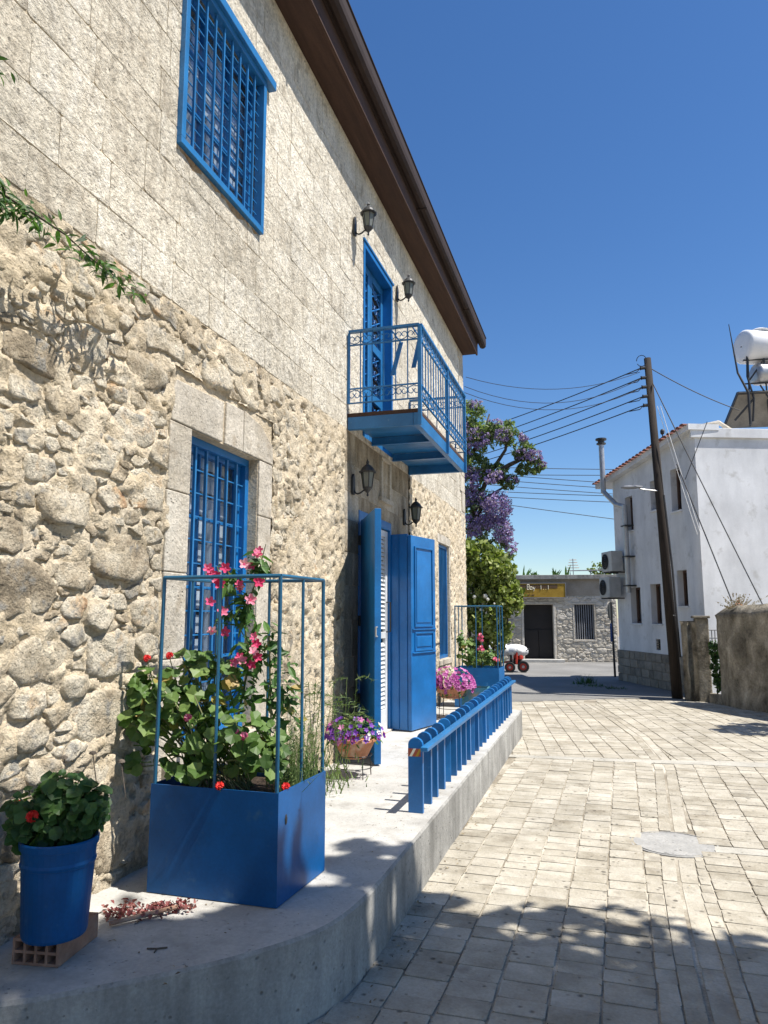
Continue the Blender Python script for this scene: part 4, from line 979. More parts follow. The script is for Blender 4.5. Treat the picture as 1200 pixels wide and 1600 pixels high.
# geranium in the planter
ger = empty('geranium', (-1.85, 3.4, 0.76), 'leggy green geranium spilling over the left side of the near planter with few red blooms', 'geranium', 'geraniums')
clA = [(-2.02, 3.36, 1.22, .16, .15, .16, 3), (-2.27, 3.34, 1.24, .13, .12, .10, 1.8), (-2.30, 3.30, 1.08, .10, .12, .10, 1.0), (-2.12, 3.30, 1.05, .12, .14, .15, 1.8), (-1.86, 3.30, 1.07, .15, .14, .18, 3), (-1.66, 3.28, 1.00, .13, .12, .16, 2.6),
       (-1.97, 3.4, 1.36, .12, .10, .07, 1.2), (-1.80, 3.4, 1.30, .10, .08, .08, .8), (-1.55, 3.32, 0.97, .10, .12, .14, 1.6), (-1.90, 3.22, 0.90, .14, .06, .07, 1.5), (-2.22, 3.32, .92, .06, .08, .10, .5)]
lv = scatter_leaves(ger, 'ger', clA, 235, 3, size=(0.8, 1.5))
def leaf_mass(parent, clumps, count, seed, r, mat, name='leaves', lf=None):
    """the many small leaves between the larger ones, joined"""
    q = random.Random(seed); tot = sum(c[6] for c in clumps); mb = MB(); base = lf or disc_leaf(r, 7, .2, False)
    for c in clumps:
        for i in range(int(count * c[6] / tot)):
            d = Vector((q.gauss(0, 1), q.gauss(0, 1), q.gauss(0, 1))).normalized() * q.uniform(.1, 1.02); p = Vector((c[0] + d.x * c[3], c[1] + d.y * c[4], c[2] + d.z * c[5]))
            if p.x < W + .05: p.x = W + .05
            M = dirmat(p, d * .6 + Vector((.4 + q.gauss(0, .5), -.3 + q.gauss(0, .5), .8 + q.gauss(0, .4))), spin=q.uniform(0, 6), s=q.uniform(.5, 1.2)); mb.add([M @ Vector(v_) for v_ in base.v], base.f)
    return tag(obj(name, mb, mat, parent), kind='stuff')
leaf_mass(ger, clA, 300, 71, .026, L_ger)
sm = MB(); q = random.Random(4)
for p in lv[::3]:
    b = Vector((-1.85 + q.uniform(-.14, .2), 3.38 + q.uniform(-.1, .1), 0.77)); sm.tube(curve_pts(b, p, (-.02, 0, .05), 4), 0.0035, 4, caps=False)
obj('stems', sm, L_stem, ger)
for (x, y, z, key) in ((-2.34, 3.3, 1.38, 'redbloom'), (-2.23, 3.34, 1.385, 'redbloom'), (-2.10, 3.34, 1.40, 'redbloom'), (-1.70, 3.16, 0.83, 'redbloom'), (-1.412, 3.25, 0.825, 'redbloom'), (-1.90, 3.20, 1.12, 'pinkbloom'), (-1.64, 3.2, 1.06, 'pinkbloom'), (-1.60, 3.19, 1.05, 'pinkbloom')):
    inst('bloom', ME[key][0], Matrix.Translation((x, y, z)) @ Matrix.Scale(0.8, 4), ger)
    obj('flower_stalk', MB().tube(curve_pts((x + (.04 if x < -1.6 else -.06), y + .06, z - .22), (x, y, z - .01), (0, 0, .0), 3), 0.003, 4), L_stem, ger)
# flowering climber
vine = empty('flowering_vine', (-1.75, 3.42, 0.76), 'tall climbing plant with pink trumpet flowers inside the near planter cage', 'climbing plant')
main = [(-1.72, 3.42, 0.77), (-1.76, 3.42, 1.05), (-1.70, 3.42, 1.35), (-1.73, 3.42, 1.60), (-1.66, 3.42, 1.80), (-1.62, 3.42, 1.96)]
m2 = [(-1.6, 3.45, 0.77), (-1.58, 3.44, 1.1), (-1.60, 3.44, 1.5)]
obj('stems', MB().tube(main, [.008, .007, .006, .005, .004, .002], 5).tube(m2, .005, 5).tube([(-1.73, 3.42, 1.5), (-1.82, 3.41, 1.66), (-1.88, 3.40, 1.85)], .003, 4), L_stem, vine)
clV = [(-1.66, 3.42, 1.84, .06, .05, .12, 2), (-1.72, 3.42, 1.62, .08, .06, .14, 2.6), (-1.70, 3.42, 1.40, .09, .07, .12, 2), (-1.58, 3.44, 1.45, .05, .05, .14, 1.3), (-1.56, 3.44, 1.22, .06, .06, .16, 1.6), (-1.72, 3.42, 1.22, .08, .06, .1, 1.2), (-1.82, 3.41, 1.78, .07, .04, .07, .9), (-1.48, 3.45, 1.2, .07, .07, .22, 1.3), (-1.84, 3.4, 1.58, .03, .03, .1, .4)]
scatter_leaves(vine, 'vine', clV, 290, 8, size=(0.7, 1.4), shell=0.1, upb=0.6)
leaf_mass(vine, clV, 420, 72, .03, L_vine, lf=lance_leaf(.045, .018))
fl = [(-1.628, 1.927), (-1.64, 1.91), (-1.84, 1.801), (-1.914, 1.842), (-1.737, 1.761), (-1.606, 1.766), (-1.872, 1.671), (-1.798, 1.622), (-1.874, 1.526), (-1.812, 1.52), (-1.72, 1.40), (-1.70, 1.385), (-1.74, 1.37), (-1.634, 1.464), (-1.625, 1.43), (-1.615, 1.40), (-1.64, 1.50), (-1.69, 1.857), (-1.67, 1.85), (-1.665, 1.68), (-1.83, 1.76), (-1.85, 1.78), (-1.735, 1.74), (-1.90, 1.82), (-1.80, 1.84), (-1.66, 1.36)]
q = random.Random(12)
for (x, z) in fl:
    n = Vector((0.5 + q.gauss(0, .3), -0.9, 0.35 + q.gauss(0, .3))); inst('flower', ME['pink'][0], dirmat((x, 3.35 + q.uniform(-.03, .03), z), n, spin=q.uniform(0, 6), s=q.uniform(.85, 1.15)), vine)
# grassy rosemary-like herb at the right of the planter
herb = empty('leafy_herb', (-1.45, 3.55, 0.76), 'fine-leaved upright herb at the right end of the near planter', 'herb')
hm = MB(); q = random.Random(5)
for i in range(150):
    b = Vector((-1.46 + q.uniform(-.09, .06), 3.52 + q.uniform(-.14, .14), 0.76)); t_ = b + Vector((q.gauss(0, .06), q.gauss(0, .06), q.uniform(.16, .38)))
    for k in range(7):
        p = b.lerp(t_, 0.3 + k / 9); d = Vector((q.gauss(0, 1), q.gauss(0, 1), q.uniform(0, 1))).normalized() * .03; w_ = Vector((q.gauss(0, 1), q.gauss(0, 1), 0)).normalized() * .0035
        hm.add([p - w_, p + w_, p + d], [(0, 1, 2)])
    w_ = Vector((.0015, .0015, 0)); hm.add([b - w_, b + w_, t_], [(0, 1, 2)])
obj('foliage', hm, L_fern, herb)

# ---- bucket with geranium on a hollow brick
br = empty('hollow_brick', (-2.03, 2.55, L), 'hollow clay brick under the blue bucket at the wall', 'brick')
o = Vector((-2.125, 2.412, L + .002)); u = Vector((1, 0.13, 0)).normalized(); v = Vector((-0.13, 1, 0)).normalized()
bm_ = MB(); wd, dp, ht, nh_ = 0.185, 0.27, 0.09, 4
t = 0.010; cw = (wd - t) / nh_; ch = (ht - t) / 2
for i in range(nh_ + 1): bm_.obox(o + u * (i * cw), u, v, (0, 0, 1), t, dp, ht)
for j in range(3):
    for i in range(nh_): bm_.obox(o + u * (i * cw + t) + Vector((0, 0, j * ch)) + v * .001, u, v, (0, 0, 1), cw - t, dp - .002, t if j else t)
obj('brick_body', bm_, M_brick, br)
bk = empty('bucket', (-1.95, 2.54, L + .095), 'blue plastic bucket used as a flower pot standing on a brick', 'bucket')
bc = (-2.005, 2.485, L + .095)
obj('body', MB().lathe(bc, [(0.112, 0), (0.116, .01), (0.130, .25), (0.134, .252), (0.136, .262), (0.132, .272), (0.135, .315), (0.141, .317), (0.143, .34), (0.137, .345), (0.130, .34), (0.125, .28), (0.05, .278)], 40), M_bluedk, bk, smooth=False)
obj('soil', MB().lathe((bc[0], bc[1], bc[2] + .25), [(0.127, 0), (0.126, .03), (.02, .035)], 24), M_soil, bk)
g2 = empty('geranium', (-1.95, 2.54, L + .38), 'dense dark green geranium with red blooms growing in the blue bucket', 'geranium', 'geraniums')
lv = scatter_leaves(g2, 'gerd', [(-2.01, 2.48, .84, .13, .12, .13, 3), (-1.92, 2.50, .87, .09, .10, .11, 2), (-2.10, 2.44, .84, .10, .10, .12, 2.2), (-2.0, 2.48, .96, .09, .08, .05, 1)], 290, 9, size=(0.55, 1.05))
leaf_mass(g2, [(-1.99, 2.50, .84, .13, .12, .13, 3), (-1.91, 2.52, .86, .09, .10, .11, 2), (-2.06, 2.47, .84, .10, .10, .12, 2.2)], 260, 73, .024, L_gerdk)
lv += scatter_leaves(g2, 'ger', [(-2.10, 2.42, .88, .05, .05, .05, 1)], 7, 19, size=(0.9, 1.3))
sm = MB()
for p in lv[::3]: sm.tube(curve_pts((-2.005, 2.485, .72), p, (0, 0, .02), 3), 0.003, 4, caps=False)
obj('stems', sm, L_stem, g2)
for (x, y, z) in ((-2.15, 2.42, .885), (-2.17, 2.45, .86), (-2.03, 2.36, .87), (-2.14, 2.42, .84)): inst('bloom', ME['redbloom'][1], Matrix.Translation((x, y, z)) @ Matrix.Scale(.9, 4), g2)
for (x, y, z) in ((-2.10, 2.6, 1.03), (-1.98, 2.62, 1.05), (-1.86, 2.64, 1.02)):
    obj('seed_head', MB().tube([(x + .03, y, z - .14), (x, y, z)], 0.0025, 4).lathe((x, y, z), [(0.004, -.004), (.016, .0), (.012, .008), (.003, .012)], 8), M_bark, g2)

# pile of wilted petals and a stick
deb = MB(); q = random.Random(31)
for i in range(330):
    c_ = q.choice(((-1.955, 2.93, .05, .035), (-2.03, 2.93, .05, .04), (-1.885, 2.98, .035, .03), (-1.80, 3.03, .03, .03)))
    p = Vector((q.gauss(c_[0], c_[2]), q.gauss(c_[1], c_[3]), L + q.uniform(.004, .035))); M = dirmat(p, (q.gauss(0, 1), q.gauss(0, 1), 1), spin=q.uniform(0, 6), s=q.uniform(.5, 1.1))
    deb.add([M @ Vector(v_) for v_ in ((0.014, 0, 0), (0.004, .011, .003), (-.012, .004, 0), (-.003, -.010, .004))], [(0, 1, 2, 3)])
tag(obj('wilted_petals', deb, L_dead), 'heap of wilted dark red petals on the ledge between bucket and planter', 'fallen petals', kind='stuff')
tag(obj('stick', MB().tube([(-1.985, 2.79, L + .016), (-1.90, 2.88, L + .022), (-1.80, 3.00, L + .026)], [.009, .011, .009], 8), M_brick), 'short reddish stick lying among the wilted petals', 'stick')

# ---- terracotta bowl on wire stand with purple petunias
def stand(parent, c, r, z0, z1, mat=M_black):
    for k in range(4):
        an = math.pi / 4 + k * math.pi / 2; obj('leg', MB().tube([(c[0] + r * math.cos(an), c[1] + r * math.sin(an), z0), (c[0] + r * .92 * math.cos(an), c[1] + r * .92 * math.sin(an), z1)], 0.0045, 5), mat, parent)
    for z in (z1, z0 + (z1 - z0) * .45): obj('ring', MB().tube([(c[0] + r * .95 * math.cos(a_ * math.pi / 10), c[1] + r * .95 * math.sin(a_ * math.pi / 10), z) for a_ in range(21)], 0.004, 5, caps=False), mat, parent)
bc = (-1.93, 5.80)
s1 = empty('plant_stand', (bc[0], bc[1], L), 'thin black wire stand under the terracotta bowl beside the near door leaf', 'plant stand', 'wire plant stands'); stand(s1, bc, 0.15, L, .50)
bw = tag(obj('flower_bowl', MB().lathe((bc[0], bc[1], .475), [(0.08, 0), (0.10, 0.005), (0.165, .13), (0.178, .135), (0.178, .155), (0.165, .155), (0.16, .12), (.02, .118)], 28), M_terra), 'wide terracotta bowl of purple petunias on the black wire stand', 'flower bowl')
def petunia(c, rx, rz, z, label, group, keys, nl, nf, seed, leafkey='vine'):
    t = empty('petunia', (c[0], c[1], z), label, 'petunia', group)
    scatter_leaves(t, leafkey, [(c[0], c[1], z + rz * .45, rx, rx, rz, 1)], nl, seed, size=(.6, 1.0), shell=.3)
    q = random.Random(seed + 1)
    for i in range(nf):
        d = Vector((q.gauss(0, 1), q.gauss(0, 1) - .35, abs(q.gauss(0, .8)) * .8 - .15)).normalized(); p = Vector((c[0], c[1], z + rz * .35)) + Vector((d.x * rx * 1.08, d.y * rx * 1.08, d.z * rz * 1.15))
        inst('flower', ME[q.choice(keys)][0], dirmat(p, d + Vector((.25, -.4, .35)), spin=q.uniform(0, 6), s=q.uniform(.8, 1.25)), t)
    return t
petunia(bc, .22, .14, .60, 'purple and white petunias spilling over the terracotta bowl', 'petunias in pots', ['petu_p', 'petu_p', 'petu_p', 'petu_w', 'petu_p', 'petu_m'], 200, 60, 41)
# tall arching feathery stems by the bowl
ft = empty('feathery_plant', (-2.0, 5.5, .45), 'pale green feathery arching plant between the near planter and the bowl', 'plant')
fm = MB(); q = random.Random(14)
for i in range(16):
    b = Vector((-1.99 + q.uniform(-.20, .14), 5.55 + q.uniform(-.30, .25), .5)); top_ = b + Vector((q.uniform(-.05, .1), q.uniform(-.1, .1), q.uniform(.3, .62))); tip = top_ + Vector((q.uniform(-.28, .26), q.uniform(-.2, .15), q.uniform(-.16, .02)))
    pts = [b, b.lerp(top_, .5), top_, top_.lerp(tip, .5) + Vector((0, 0, .03)), tip]; fm.tube(pts, [.004, .003, .0025, .002, .001], 4, caps=False)
    for k in range(46):
        tt = q.uniform(.25, 1) * 4; a_ = pts[min(3, int(tt))].lerp(pts[min(4, int(tt) + 1)], tt % 1); d = Vector((q.gauss(0, 1), q.gauss(0, 1), q.gauss(0, .6))).normalized() * q.uniform(.025, .06); w_ = Vector((q.gauss(0, 1), q.gauss(0, 1), q.gauss(0, 1))).normalized() * .004
        fm.add([a_ - w_, a_ + w_, a_ + d], [(0, 1, 2)])
obj('foliage', fm, L_fern, ft)
# low dry trailing plant beside planter
dp = MB()
for i in range(260):
    p = Vector((-1.95 + q.gauss(0, .09), 5.25 + q.gauss(0, .22), L + abs(q.gauss(0, .13)))); d = Vector((q.gauss(0, .4), q.gauss(0, .4), 1)).normalized() * q.uniform(.04, .10); w_ = Vector((q.gauss(0, 1), q.gauss(0, 1), 0)).normalized() * .006
    dp.add([p - w_, p + w_, p + d], [(0, 1, 2)])
ob = obj('dry_plant', dp, L_fern); tag(ob, 'low straggly dry plant on the ledge behind the near planter', 'plant')

# ---- second group: magenta petunias, teal box, far planter
bc2 = (-1.84, 9.40)
s2 = empty('plant_stand', (bc2[0], bc2[1], L), 'thin black wire stand under the magenta petunias by the far end of the fence', 'plant stand', 'wire plant stands'); stand(s2, bc2, 0.19, L, .60)
tag(obj('flower_bowl', MB().lathe((bc2[0], bc2[1], .57), [(0.11, 0), (0.13, 0.005), (0.20, .12), (0.21, .125), (0.21, .145), (0.19, .145), (0.18, .11), (.02, .108)], 24), M_terra), 'terracotta bowl hidden under magenta petunias near the far planter', 'flower bowl')
petunia(bc2, .28, .20, .66, 'mound of magenta petunias in a bowl on a stand near the far planter', 'petunias in pots', ['petu_m'], 220, 230, 51)
tb = (-1.56, 9.62)
tp = empty('teal_planter', (tb[0], tb[1], L), 'small faded teal square planter behind the magenta petunias', 'planter')
planter_pts = [Vector((tb[0] - .16, tb[1] - .14)), Vector((tb[0] + .16, tb[1] - .13)), Vector((tb[0] + .15, tb[1] + .16)), Vector((tb[0] - .17, tb[1] + .15))]
M_fade = paint('faded teal paint', (0.05, 0.22, 0.30), rough=0.6, spots=(5, .5, .65, (0.25, 0.22, 0.16)))
wall = MB()
for i in range(4):
    a = planter_pts[i]; b = planter_pts[(i + 1) % 4]; u_ = (b - a).normalized(); nn = Vector((-u_.y, u_.x)); wall.obox((a.x, a.y, L + .003), (u_.x, u_.y, 0), (nn.x, nn.y, 0), (0, 0, 1), (b - a).length - (.006 if i % 2 else 0), .006, .36)
obj('box', wall, M_fade, tp); obj('soil', MB().prism([(p.x * .98 + tb[0] * .02, p.y * .98 + tb[1] * .02) for p in planter_pts], (0, 0, L + .30), (1, 0, 0), (0, 1, 0), (0, 0, 1), .02), M_soil, tp)
pf = empty('planter_box', (-1.70, 10.75, L), 'blue metal planter box with wire cage at the far end of the blue fence', 'planter', 'blue metal planters with cages')
planter(pf, [Vector((-2.0, 10.45)), Vector((-1.375, 10.47)), Vector((-1.36, 10.98)), Vector((-1.985, 10.96))], L + .003, .875, 1.735, M_blue, M_teal)
fp = empty('leafy_shrub', (-1.7, 10.7, .82), 'leafy plant with pink blooms inside the far blue planter', 'shrub')
scatter_leaves(fp, 'ger', [(-1.85, 10.7, 1.10, .14, .15, .20, 2), (-1.55, 10.65, 1.02, .14, .14, .13, 1.5), (-1.70, 10.7, .95, .22, .16, .09, 1), (-1.95, 10.7, 1.25, .06, .08, .15, .5)], 250, 61, size=(.6, 1.1), shell=.3)
for (x, z) in ((-1.64, 1.33), (-1.66, 1.28), (-1.62, 1.25), (-1.63, 1.16), (-1.61, 1.12), (-1.66, 1.13), (-1.44, 1.0), (-1.40, .98), (-1.62, 1.30)): inst('bloom', ME['pinkbloom'][0], Matrix.Translation((x, 10.55, z)) @ Matrix.Scale(1.2, 4), fp)
obj('stems', MB().tube([(-1.65, 10.7, .82), (-1.63, 10.58, 1.3)], .005, 4).tube([(-1.85, 10.7, .82), (-1.92, 10.7, 1.3)], .005, 4), L_stem, fp)

# ---- creeper sprig across the upper left wall
cr = empty('wall_creeper', (W + .03, 1.7, 3.2), 'thin creeper sprig with pointed leaves hanging across the upper left of the rough wall', 'creeper')
path = [(-2.12, 1.5, 3.25), (-2.10, 2.02, 3.17), (-2.08, 2.25, 3.17), (-2.1, 2.42, 3.19), (-2.12, 2.62, 3.18), (-2.14, 2.82, 3.19), (-2.16, 3.05, 3.18)]
obj('stem', MB().tube(path, [.006, .005, .005, .004, .003, .003, .001], 5), M_bark, cr)
ME['crp'] = [mesh('creeper_leaf', lance_leaf(0.075, 0.02, .3), L_vine), mesh('creeper_leaf', lance_leaf(0.06, 0.018, .5), L_gerdk)]
q = random.Random(77)
for (y, z, k) in [(2.02, 3.17, 60), (2.12, 3.15, 50), (2.22, 3.16, 34), (2.31, 3.18, 16), (2.44, 3.19, 10), (2.58, 3.17, 24), (2.68, 3.17, 30), (2.80, 3.18, 24), (2.94, 3.17, 18), (2.0, 3.64, 16)]:
    for i in range(k):
        p = Vector((-2.11 + q.gauss(0, .03), y + q.gauss(0, .045), z + q.gauss(0, .022))); inst('leaf', q.choice(ME['crp']), dirmat(p, (q.gauss(.6, .5), q.gauss(0, .5), q.gauss(.7, .4)), spin=q.uniform(0, 6.28), s=q.uniform(.6, 1.1)), cr)

# ================================================================ TREES AND BUSH
def leaf_cloud(clumps, n, size, seed, elong=1.6, gapn=0.0):
    rs = np.random.RandomState(seed); tot = sum(c[6] for c in clumps); V = []; Fs = []
    for c in clumps:
        k = int(n * c[6] / tot); d = rs.normal(size=(k, 3)); d /= np.linalg.norm(d, axis=1)[:, None]; rr = rs.uniform(0.15, 1, k) ** 0.45
        p = d * rr[:, None] * np.array(c[3:6]) + np.array(c[:3])
        sub = rs.normal(size=(max(4, k // 25), 3)); sub /= np.linalg.norm(sub, axis=1)[:, None]
        sc_ = sub * (rs.uniform(.4, 1, len(sub)) ** .5)[:, None] * np.array(c[3:6]) + np.array(c[:3])
        pick = rs.randint(0, len(sc_), k); p = np.where(rs.rand(k, 1) < 0.82, sc_[pick] + rs.normal(size=(k, 3)) * min(c[3:6]) * 0.13, p)
        a = rs.normal(size=(k, 3)); a /= np.linalg.norm(a, axis=1)[:, None]; b = np.cross(a, rs.normal(size=(k, 3))); b /= np.linalg.norm(b, axis=1)[:, None]
        s = size * rs.uniform(.6, 1.3, k)[:, None]
        q0 = p - a * s * elong / 2; q1 = p + b * s / 2; q2 = p + a * s * elong / 2; q3 = p - b * s / 2
        base = len(V); V += np.stack([q0, q1, q2, q3], 1).reshape(-1, 3).tolist()
        Fs += [(base + 4 * i, base + 4 * i + 1, base + 4 * i + 2, base + 4 * i + 3) for i in range(k)]
    mb = MB(); mb.v = V; mb.f = Fs; return mb
jac = empty('jacaranda_tree', (-3.4, 19.4, 0), 'jacaranda tree with purple blossom and feathery green leaves behind the house corner', 'tree')
J = [(-3.3, 19.2, 6.95, .55, .6, .42, 1.6), (-2.85, 19.1, 6.35, .42, .5, .40, 1.2), (-2.25, 19.0, 6.35, .40, .45, .30, .9), (-1.75, 19.0, 5.85, .33, .35, .30, .7), (-1.45, 19.0, 5.42, .26, .3, .20, .45), (-1.75, 19.0, 5.35, .22, .3, .15, .3),
     (-3.1, 19.2, 5.5, .5, .6, .40, 1.3), (-2.5, 19.1, 5.3, .38, .4, .26, .8), (-2.15, 19.0, 5.05, .28, .3, .20, .45), (-3.2, 19.3, 4.4, .6, .6, .7, 1.5), (-2.7, 19.2, 3.7, .45, .5, .6, .9), (-4.4, 19.6, 6.4, 1.1, 1, 1.0, 2.5), (-4.6, 19.6, 4.6, 1.2, 1, .9, 2), (-2.25, 19.1, 3.2, .25, .3, .3, .3)]
tk = MB(); tk.tube([(-3.5, 19.5, -.1), (-3.45, 19.4, 1.6), (-3.3, 19.3, 3.2)], [.2, .16, .13], 10)
for pts in ([(-3.3, 19.3, 3.2), (-3.1, 19.2, 4.6), (-3.2, 19.2, 6.0), (-3.3, 19.2, 7.1)], [(-3.15, 19.25, 4.2), (-2.7, 19.1, 5.2), (-2.2, 19, 5.9), (-2.1, 19, 6.5)], [(-2.7, 19.1, 5.2), (-2.1, 19, 5.5), (-1.5, 19, 5.75), (-1.3, 19, 5.5)], [(-3.2, 19.3, 3.9), (-2.7, 19.1, 4.7), (-2.1, 19, 5.0)], [(-3.2, 19.2, 5.8), (-2.8, 19.1, 6.3), (-2.6, 19, 6.9)], [(-3.3, 19.3, 3.2), (-4, 19.5, 4.6), (-4.5, 19.6, 6.2)], [(-3.3, 19.3, 3.0), (-2.9, 19.2, 3.3), (-2.5, 19.1, 3.6)]):
    tk.tube(pts, [.08, .06, .04, .015][:len(pts)] if len(pts) == 4 else [.07, .045, .02], 7)
obj('trunk', tk, M_bark, jac, smooth=True)
obj('crown', leaf_cloud(J, 17000, .050, 5, 2.4), L_jac, jac)
JP = [(-2.42, 18.8, 4.35, .38, .35, .42, 2.6), (-2.30, 18.8, 3.75, .26, .3, .35, 1.3), (-3.0, 18.9, 4.6, .32, .3, .25, .9), (-2.75, 18.8, 4.0, .3, .3, .3, .8), (-1.45, 18.8, 5.65, .24, .2, .16, .55), (-1.72, 18.8, 6.15, .12, .12, .12, .25), (-1.25, 18.8, 5.42, .12, .12, .08, .15), (-3.4, 18.9, 6.6, .25, .3, .35, .6), (-3.0, 18.9, 7.15, .25, .2, .12, .3), (-2.4, 18.8, 6.6, .2, .2, .1, .25), (-3.3, 18.9, 5.8, .25, .3, .2, .5), (-3.1, 18.9, 5.35, .3, .3, .2, .5), (-2.0, 18.8, 5.05, .2, .2, .08, .2), (-1.75, 18.8, 5.75, .2, .2, .15, .3), (-2.9, 18.75, 6.2, .35, .2, .3, .7), (-3.2, 18.75, 5.1, .4, .2, .35, .8), (-2.5, 18.7, 5.15, .3, .2, .18, .5), (-2.2, 18.7, 6.25, .28, .2, .2, .4), (-3.1, 18.8, 3.9, .35, .2, .4, .8), (-2.1, 18.8, 3.35, .18, .2, .22, .35)]
obj('blossom', leaf_cloud(JP, 14000, .040, 8, 1.4), L_jfl, jac)
bush = empty('flowering_bush', (-2.5, 15.4, 0), 'rounded yellow-green bush with white flowers beyond the house corner', 'bush')
B = [(-2.45, 15.4, 2.75, .50, .5, .42, 1.6), (-2.05, 15.3, 2.45, .42, .45, .45, 1.5), (-1.85, 15.3, 2.0, .33, .4, .42, 1.2), (-2.2, 15.35, 1.7, .45, .45, .5, 1.3), (-2.1, 15.4, 1.25, .35, .4, .35, .8), (-2.9, 15.5, 2.5, .6, .6, .7, 1.2), (-2.8, 15.5, 1.3, .5, .5, .8, .8), (-2.5, 15.4, .7, .5, .4, .5, .6)]
obj('crown', leaf_cloud(B, 12000, .072, 6, 1.6), L_bush, bush)
tk = MB()
for k in range(7): tk.tube([(-2.45 + .05 * k, 15.5, -.05), (-2.6 + .12 * k, 15.45, 1.1), (-2.7 + .16 * k, 15.4, 2.2)], [.035, .025, .012], 6)
obj('stems', tk, M_bark, bush)
q = random.Random(3); wf = mesh('white_flower', bloom(0.055, 9, 4), L_whi)
for (x, z, k_) in ((-2.42, 1.98, .8), (-2.20, 1.99, 1), (-2.15, 1.93, .7), (-2.02, 1.84, .45), (-2.3, 1.72, .5)): inst('flower', wf, Matrix.Translation((x, 14.90, z)) @ Matrix.Scale(k_, 4), bush)

# ================================================================ FAR SHOP
SY = 26.9
shop = empty('stone_shop', (-1.5, SY, 0), 'low flat-roofed stone shop with dark doorway and yellow sign across the road', 'shop')
dr = (-2.60, -1.58, 0.0, 1.99); wn = (-0.85, -0.18, 0.77, 1.99)
xs_ = sorted({-6.5, 0.60, dr[0], dr[1], wn[0], wn[1]}); zz_ = sorted({-.1, 2.30, dr[3], wn[2], dr[2]})
mb = MB()
def inh(x, z): return any(a < x < b and c < z < d for a, b, c, d in (dr, wn))
for a, b in zip(xs_, xs_[1:]):
    run = None
    for c, d in zip(zz_, zz_[1:]):
        if not inh((a + b) / 2, (c + d) / 2): run = [c, d] if run is None else [run[0], d]
        elif run: mb.box(a, b, SY, SY + .4, *run); run = None
    if run: mb.box(a, b, SY, SY + .4, *run)
mb.box(-6.5, -6.1, SY + .4, SY + 6, -.1, 2.3).box(.2, .6, SY + .4, SY + 6, -.1, 2.3).box(-6.5, .6, SY + 6, SY + 6.3, -.1, 2.3)
obj('wall', mb, M_shopm, shop)
obj('upper_band', MB().box(-6.5, .6, SY - .015, SY + 6.3, 2.30, 2.88), M_plaster, shop)
obj('roof_slab', MB().box(-6.7, .75, SY - .16, SY + 6.4, 2.88, 3.03), M_concf, shop, bevel=.01)
cs = rubble_cells(-4.2, .58, 0.0, 2.28, [(dr[0] - .09, dr[1] + .10, -.1, dr[3] + .11), (wn[0] - .06, wn[1] + .06, wn[2] - .08, wn[3] + .08)], [(.16, 200), (.12, 600), (.085, 1200), (.055, 1500)], aniso=1.7, seed=9)
rm = MB()
for poly, r in cs: stone(rm, resample(inset(poly, .005), 8), (0, SY, 0), (1, 0, 0), (0, 0, 1), (0, -1, 0), rnd.uniform(.01, .03), r * .3, rough=.010)
for i, f in enumerate(rm.f): rm.f[i] = f[::-1]
tag(obj('rubble_stone', rm, M_shopst, shop), kind='stuff')
for (a, b, c, d) in ((dr[0] - .08, dr[0] - .005, 0, 1.99), (dr[1] + .005, dr[1] + .09, 0, 1.99), (dr[0] - .12, dr[1] + .12, 1.995, 2.09), (wn[0] - .05, wn[0] - .005, .77, 1.99), (wn[1] + .005, wn[1] + .05, .77, 1.99), (wn[0] - .1, wn[1] + .1, 1.995, 2.06), (wn[0] - .07, wn[1] + .07, .70, .765)):
    obj('surround_stone', MB().box(a, b, SY - .03, SY + .2, c, d), M_shopst, shop, bevel=.01)
obj('door', MB().box(dr[0], dr[1], SY + .30, SY + .34, 0, 1.99).box(dr[0] + .04, dr[0] + .5, SY + .26, SY + .298, .05, 1.1).box(dr[0] + .53, dr[1] - .04, SY + .26, SY + .298, .05, 1.1), M_door, shop)
obj('step', MB().box(dr[0] - .2, dr[1] + .3, SY - .5, SY - .06, 0, .10), M_concrete, shop, bevel=.01)
wf_ = obj('window', MB().box(wn[0], wn[1], SY + .22, SY + .25, wn[2], wn[3]), M_dark, shop)
for k in range(9):
    x = wn[0] + .03 + k * (wn[1] - wn[0] - .06) / 8; obj('window_bar', MB().tube([(x, SY + .06, wn[2]), (x, SY + .06, wn[3])], .018, 6), M_cablelt, wf_)
sg = obj('sign', MB().box(-3.75, -1.15, SY - .20, SY - .16, 2.24, 2.73), M_sign, shop)
obj('sign_frame', MB().box(-3.77, -1.13, SY - .215, SY - .155, 2.215, 2.24).box(-3.77, -1.13, SY - .215, SY - .155, 2.73, 2.75).box(-1.15, -1.13, SY - .215, SY - .155, 2.24, 2.73).box(-3.77, -3.75, SY - .215, SY - .155, 2.24, 2.73), M_cablelt, sg)
obj('sign_band', MB().box(-3.5, -1.42, SY - .204, SY - .2005, 2.55, 2.685), M_signtext, sg)
